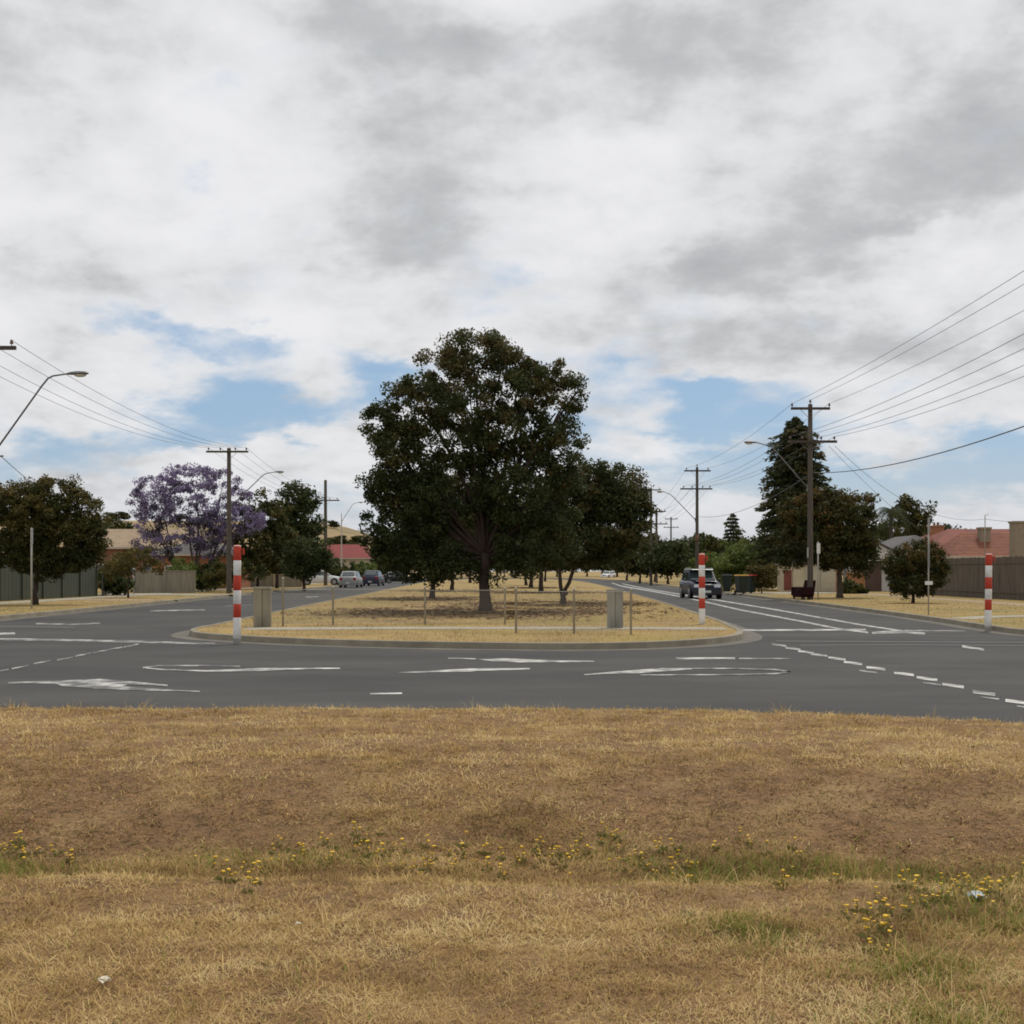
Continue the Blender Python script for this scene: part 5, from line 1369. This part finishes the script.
# ------------------------------------------------------------------ cars
M['tyre'] = mat('tyre', (.018, .018, .018), .85)
M['rim'] = mat('rim', (.36, .36, .37), .35, metal=.7)
M['trimblack'] = mat('trim_black', (.02, .02, .021), .5)
M['carglass'] = mat('car_glass', (.035, .05, .05), .06, spec=1.0)
M['headlamp'] = mat('headlamp', (.62, .64, .66), .15, spec=.9)
M['taillamp'] = mat('taillamp', (.30, .012, .010), .25)
M['plate'] = mat('plate', (.62, .62, .58), .5)
def carpaint(name, c, metal=.0):
    m = mat(name, c, .35, metal=metal, spec=.35); m.node_tree.nodes['Principled BSDF'].inputs['Coat Weight'].default_value = .12; return m
def car(label, loc, heading, paint, L_=4.3, W=1.75, H=1.48, hood=.92, front=.66, kind='hatch', ground=.20, group=None):
    """local +X is forward"""
    root = empty('parked_car', loc, heading, label, 'car', group)
    hw = W / 2; fx, rx = L_ / 2, -L_ / 2
    if kind == 'suv': cowl, rtf, rtr, tail = fx - 1.25, fx - 1.9, rx + .35, rx + .04
    elif kind == 'sedan': cowl, rtf, rtr, tail = fx - 1.3, fx - 2.05, rx + 1.25, rx + .65
    else: cowl, rtf, rtr, tail = fx - 1.05, fx - 1.75, rx + .75, rx + .10
    deck = hood + .06 if kind != 'sedan' else hood + .04
    st = [(fx, front - .10, .80), (fx - .10, front + .04, .88), (fx - .45, front + .15, .96), (cowl, hood, 1.0), (0, hood + .01, 1.0), (tail + .25, deck, .99), (tail - .02 if kind != 'sedan' else rx + .25, deck, .95), (rx + .04, deck - .14 if kind != 'suv' else deck - .05, .90), (rx, deck - .34, .86)]
    b = MB(); rows = []
    for x, zt, k in st:
        w = hw * k
        rows.append([(x, -w * .90, ground), (x, -w * .985, ground + .12), (x, -w, (ground + zt) / 2), (x, -w * .985, zt - .07), (x, -w * .90, zt), (x, 0, zt + .025), (x, w * .90, zt), (x, w * .985, zt - .07), (x, w, (ground + zt) / 2), (x, w * .985, ground + .12), (x, w * .90, ground)])
    n = len(rows[0]); vs = [p for r in rows for p in r]
    fs = [[i * n + k, i * n + k + 1, (i + 1) * n + k + 1, (i + 1) * n + k] for i in range(len(rows) - 1) for k in range(n - 1)]
    fs += [list(range(n)), [(len(rows) - 1) * n + k for k in range(n)][::-1]]
    b.add(vs, fs, 0, True)
    # cabin
    bw, tw = hw * .90, hw * .74
    zb = hood - .02
    cab = [[(cowl + .02, -bw * .96, zb), (cowl + .02, bw * .96, zb)], [(rtf, -tw, H - .05), (rtf, tw, H - .05)], [(rtf - .3, -tw, H), (rtf - .3, tw, H)], [(rtr + .3, -tw, H), (rtr + .3, tw, H)], [(rtr, -tw, H - .06), (rtr, tw, H - .06)], [(tail, -bw * .95, deck - .02), (tail, bw * .95, deck - .02)]]
    vs = []
    for (l, r_) in cab: vs += [l, (l[0], 0, l[2] + .02), r_]
    fs = [[i * 3 + k, i * 3 + k + 1, i * 3 + k + 4, i * 3 + k + 3] for i in range(5) for k in range(2)]
    m0 = len(vs); vs += [(0, -bw, zb), (0, bw, zb)]
    fs += [[0, 3, 6, m0], [m0, 6, 9, 12], [m0, 12, 15], [2, 5, 8, m0 + 1][::-1], [m0 + 1, 8, 11, 14][::-1], [m0 + 1, 14, 17][::-1]]
    b.add(vs, fs, 0, False)
    body = b.build('body', paint, root)
    # glass
    def glass(name, q, off):
        g = MB(); g.add([Vector(p) + Vector(off) for p in q], [[0, 1, 2, 3]]); o = g.build(name, M['carglass'], root)
        sm = o.modifiers.new('t', 'SOLIDIFY'); sm.thickness = .012; sm.offset = 0
    def lerp(a, c, t): return Vector(a).lerp(Vector(c), t)
    A, Bq, C_, D_ = cab[0][0], cab[0][1], cab[1][1], cab[1][0]
    glass('windscreen', [lerp(lerp(A, D_, .1), lerp(Bq, C_, .1), .05), lerp(lerp(A, D_, .1), lerp(Bq, C_, .1), .95), lerp(lerp(A, D_, .93), lerp(Bq, C_, .93), .95), lerp(lerp(A, D_, .93), lerp(Bq, C_, .93), .05)], (.02, 0, .03))
    A, Bq, C_, D_ = cab[5][0], cab[5][1], cab[4][1], cab[4][0]
    glass('rear_window', [lerp(lerp(A, D_, .22), lerp(Bq, C_, .22), .1), lerp(lerp(A, D_, .22), lerp(Bq, C_, .22), .9), lerp(lerp(A, D_, .92), lerp(Bq, C_, .92), .9), lerp(lerp(A, D_, .92), lerp(Bq, C_, .92), .1)], (-.025, 0, .03))
    for sg in (-1, 1):
        def S(x, t):
            # point on the cabin side at height fraction t
            return Vector((x, sg * (bw + (tw - bw) * t + .012), zb + (H - .05 - zb) * t))
        xm = (cowl + tail) / 2 - .05
        glass('side_window', [S(cowl - .32, .14), S(xm + .04, .14), S(xm + .04, .86), S(rtf - .12, .86)], (0, 0, 0))
        glass('side_window', [S(xm - .04, .14), S(tail + .45, .14), S(rtr + .12, .86), S(xm - .04, .86)], (0, 0, 0))
        mi = MB(); mi.ell((cowl - .3, sg * (hw + .10), hood + .08), (.07, .11, .07), 10, 6); mi.build('mirror', M['trimblack'], root)
        h_ = MB(); h_.box((fx - .10, sg * hw * .62, front - .02), (.22, hw * .42, .17), 0, 0, .9, .03); h_.build('headlight', M['headlamp'], root)
        t_ = MB(); t_.box((rx + .05, sg * hw * .72, deck - .20), (.12, hw * .26, .26 if kind != 'suv' else .4), 0, 0, .95, .02); t_.build('taillight', M['taillamp'], root)
        for wx in (fx - .82, rx + .78):
            w = MB(); R_ = .33 if kind != 'suv' else .37; cy = sg * (hw - .11)
            w.tube([(wx, cy - .10, R_), (wx, cy - .09, R_), (wx, cy + .09, R_), (wx, cy + .10, R_)], [R_ * .86, R_, R_, R_ * .86], 20); wh = w.build('wheel', M['tyre'], root)
            q = MB(); yo = sg * (hw - .004); q.tube([(wx, yo - .02, R_), (wx, yo + .02, R_)], [R_ * .62, R_ * .58], 16)
            for k in range(5):
                a = k * 1.2566; q.bar((wx, yo + sg * .022, R_), (wx + math.cos(a) * R_ * .55, yo + sg * .022, R_ + math.sin(a) * R_ * .55), .05, .012)
            q.build('rim', M['rim'], wh)
            ar = MB(); ar.tube([(wx, sg * (hw - .05), R_ + .01), (wx, sg * (hw + .004), R_ + .01)], [R_ * 1.16, R_ * 1.13], 20); ar.build('wheel_arch', M['trimblack'], root)
    f = MB(); f.box((fx - .01, 0, ground + .16), (.16, W * .86, .24), 0, 0, .96, .03); f.build('bumper', paint if kind != 'suv' else M['trimblack'], root)
    f = MB(); f.box((rx + .01, 0, ground + .17), (.16, W * .88, .26), 0, 0, .96, .03); f.build('bumper', paint, root)
    f = MB(); f.box((fx + .01, 0, front - .06), (.05, hw * .75, .15), 0, 0, 1, .01); f.build('grille', M['trimblack'], root)
    f = MB(); f.box((fx + .075, 0, ground + .20), (.02, .38, .12)); f.build('number_plate', M['plate'], root)
    f = MB(); f.box((rx - .07, 0, ground + .24), (.02, .38, .12)); f.build('number_plate', M['plate'], root)
    return root
pSil = carpaint('silver_paint', (.30, .31, .305), .4); pNavy = carpaint('navy_paint', (.022, .026, .05)); pBlk = carpaint('black_paint', (.018, .019, .023)); pWht = carpaint('white_paint', (.62, .63, .63), 0); pRed = carpaint('maroon_paint', (.030, .009, .010)); pBlue = carpaint('blue_paint', (.010, .015, .034))
N90 = math.radians(90)
def on_road(px, base_y, z=0): return G(px, base_y, z + .008)
car('silver hatchback parked on the left roadside, rear facing the camera', G(348.5, 587.6, .008) + Vector((0, 2.0, 0)), N90 - .03, pSil, 4.2, 1.74, 1.52, .94, .7, 'hatch', group='cars parked on the left roadside')
car('dark blue car parked in front of the silver hatchback', (X(371, 128) , 130.5, .008), N90 - .06, pNavy, 4.4, 1.76, 1.6, .95, .7, 'hatch', group='cars parked on the left roadside')
car('black sedan seen side on beyond the parked dark blue car', (X(398, 158), 158, .008), math.radians(28), pBlk, 4.7, 1.8, 1.45, .92, .68, 'sedan', group='cars parked on the left roadside')
car('black car glimpsed just left of the big tree trunk', (X(441, 196), 196, GZ), math.radians(15), pBlk, 4.6, 1.78, 1.45, .92, .68, 'sedan')
car('white car parked in a driveway left of the silver hatchback', (X(318, 124), 126, GZ), math.radians(8), pWht, 4.3, 1.75, 1.5, .95, .7, 'hatch')
car('dark blue four wheel drive with a silver roof coming down the right road', Vector((10.75, 70.6, .008)), -N90 + .03, pBlue, 4.3, 1.78, 1.58, .97, .74, 'suv')
car('white car far off at the bend of the right road', (X(608, 268), 268, .008), -N90 - .5, pWht, 4.4, 1.78, 1.5, .94, .7, 'hatch')
ch = empty('armchair', (X(803, 61.9), 61.9, GZ), -1.15, 'dumped dark maroon armchair on the grass left of the near right pole', 'armchair')
mch = mat('maroon_cloth', (.028, .008, .010), .9, (.018, .006, .008), 6, spec=.1)
q = MB(); q.box((0, 0, .27), (.80, .78, .30), 0, 0, .97, .05); q.build('base', mch, ch, .03)
q = MB(); q.box((0, -.06, .47), (.56, .62, .14), 0, 0, .95, .06); q.build('seat', mch, ch, .04)
q = MB(); q.add([(-.40, .22, .35), (.40, .22, .35), (.40, .42, .35), (-.40, .42, .35), (-.36, .36, .98), (.36, .36, .98), (.36, .54, .96), (-.36, .54, .96)], [[0, 1, 5, 4], [1, 2, 6, 5], [2, 3, 7, 6], [3, 0, 4, 7], [4, 5, 6, 7], [3, 2, 1, 0]]); q.build('backrest', mch, ch, .05)
for sg in (-1, 1):
    q = MB(); q.box((sg * .38, -.02, .42), (.18, .80, .42), 0, 0, .95, .05); q.build('armrest', mch, ch, .05)
    for fy in (-.3, .3):
        q = MB(); q.box((sg * .32, fy, .06), (.06, .06, .14)); q.build('leg', M['trimblack'], ch)
# roof rack / pale roof of the four wheel drive
suv = [o for o in bpy.data.objects if o.get('label', '').startswith('dark blue four')][0]
b = MB(); b.box((-.55, 0, 1.63), (2.5, 1.30, .03), 0, 0, .97, .05)
for sg in (-1, 1): b.tube([(.5, sg * .60, 1.64), (.3, sg * .60, 1.69), (-1.5, sg * .60, 1.69), (-1.7, sg * .60, 1.64)], .02, 6)
b.build('roof_panel', pSil, suv)
b = MB(); b.box((1.5, 0, .985), (.9, 1.30, .012), 0, 0, .95, .05); b.build('bonnet_panel', pBlue, suv)

# ------------------------------------------------------------------ wheelie bins
def bin_(loc, rz, lid, label, s=1.0):
    root = empty('wheelie_bin', loc, rz, label, 'bin', 'wheelie bins on the right verge'); root.scale = (s, s, s)
    b = MB(); v = []
    for z, w, d, o in ((.06, .40, .46, 0), (.95, .54, .66, -.03), (1.0, .58, .70, -.03)):
        v += [(-w / 2, -d / 2 + o, z), (w / 2, -d / 2 + o, z), (w / 2, d / 2 + o, z), (-w / 2, d / 2 + o, z)]
    b.add(v, [[i * 4 + k, i * 4 + (k + 1) % 4, i * 4 + 4 + (k + 1) % 4, i * 4 + 4 + k] for i in range(2) for k in range(4)] + [[3, 2, 1, 0], [8, 9, 10, 11]])
    b.build('bin_body', M['binbody'], root, .012)
    l = MB(); l.box((0, -.03, 1.045), (.62, .76, .07), 0, 0, .88, .05); l.build('lid', lid, root)
    h = MB(); h.tube([(-.22, .36, .98), (-.22, .46, 1.0), (.22, .46, 1.0), (.22, .36, .98)], .018, 6); h.build('handle', M['binbody'], root)
    for sg in (-1, 1):
        w = MB(); w.tube([(sg * .23, .24, .10), (sg * .28, .24, .10)], .10, 14); w.build('wheel', M['tyre'], root)
M['binbody'] = mat('bin_green', (.016, .026, .022), .5)
bin_((X(741, 77), 77, GZ), .25, mat('lid_yellow', (.42, .24, .02), .5), 'dark wheelie bin with a yellow lid on the right roadside', 1.12)
bin_((X(750, 79), 79, GZ), .5, mat('lid_red', (.36, .04, .025), .5), 'dark wheelie bin with a red lid partly behind the yellow lidded one', 1.12)
bin_((X(727, 82), 82, GZ), -.2, mat('lid_dark', (.03, .04, .035), .5), 'dark lidded wheelie bin standing left of the yellow lidded one', 1.12)
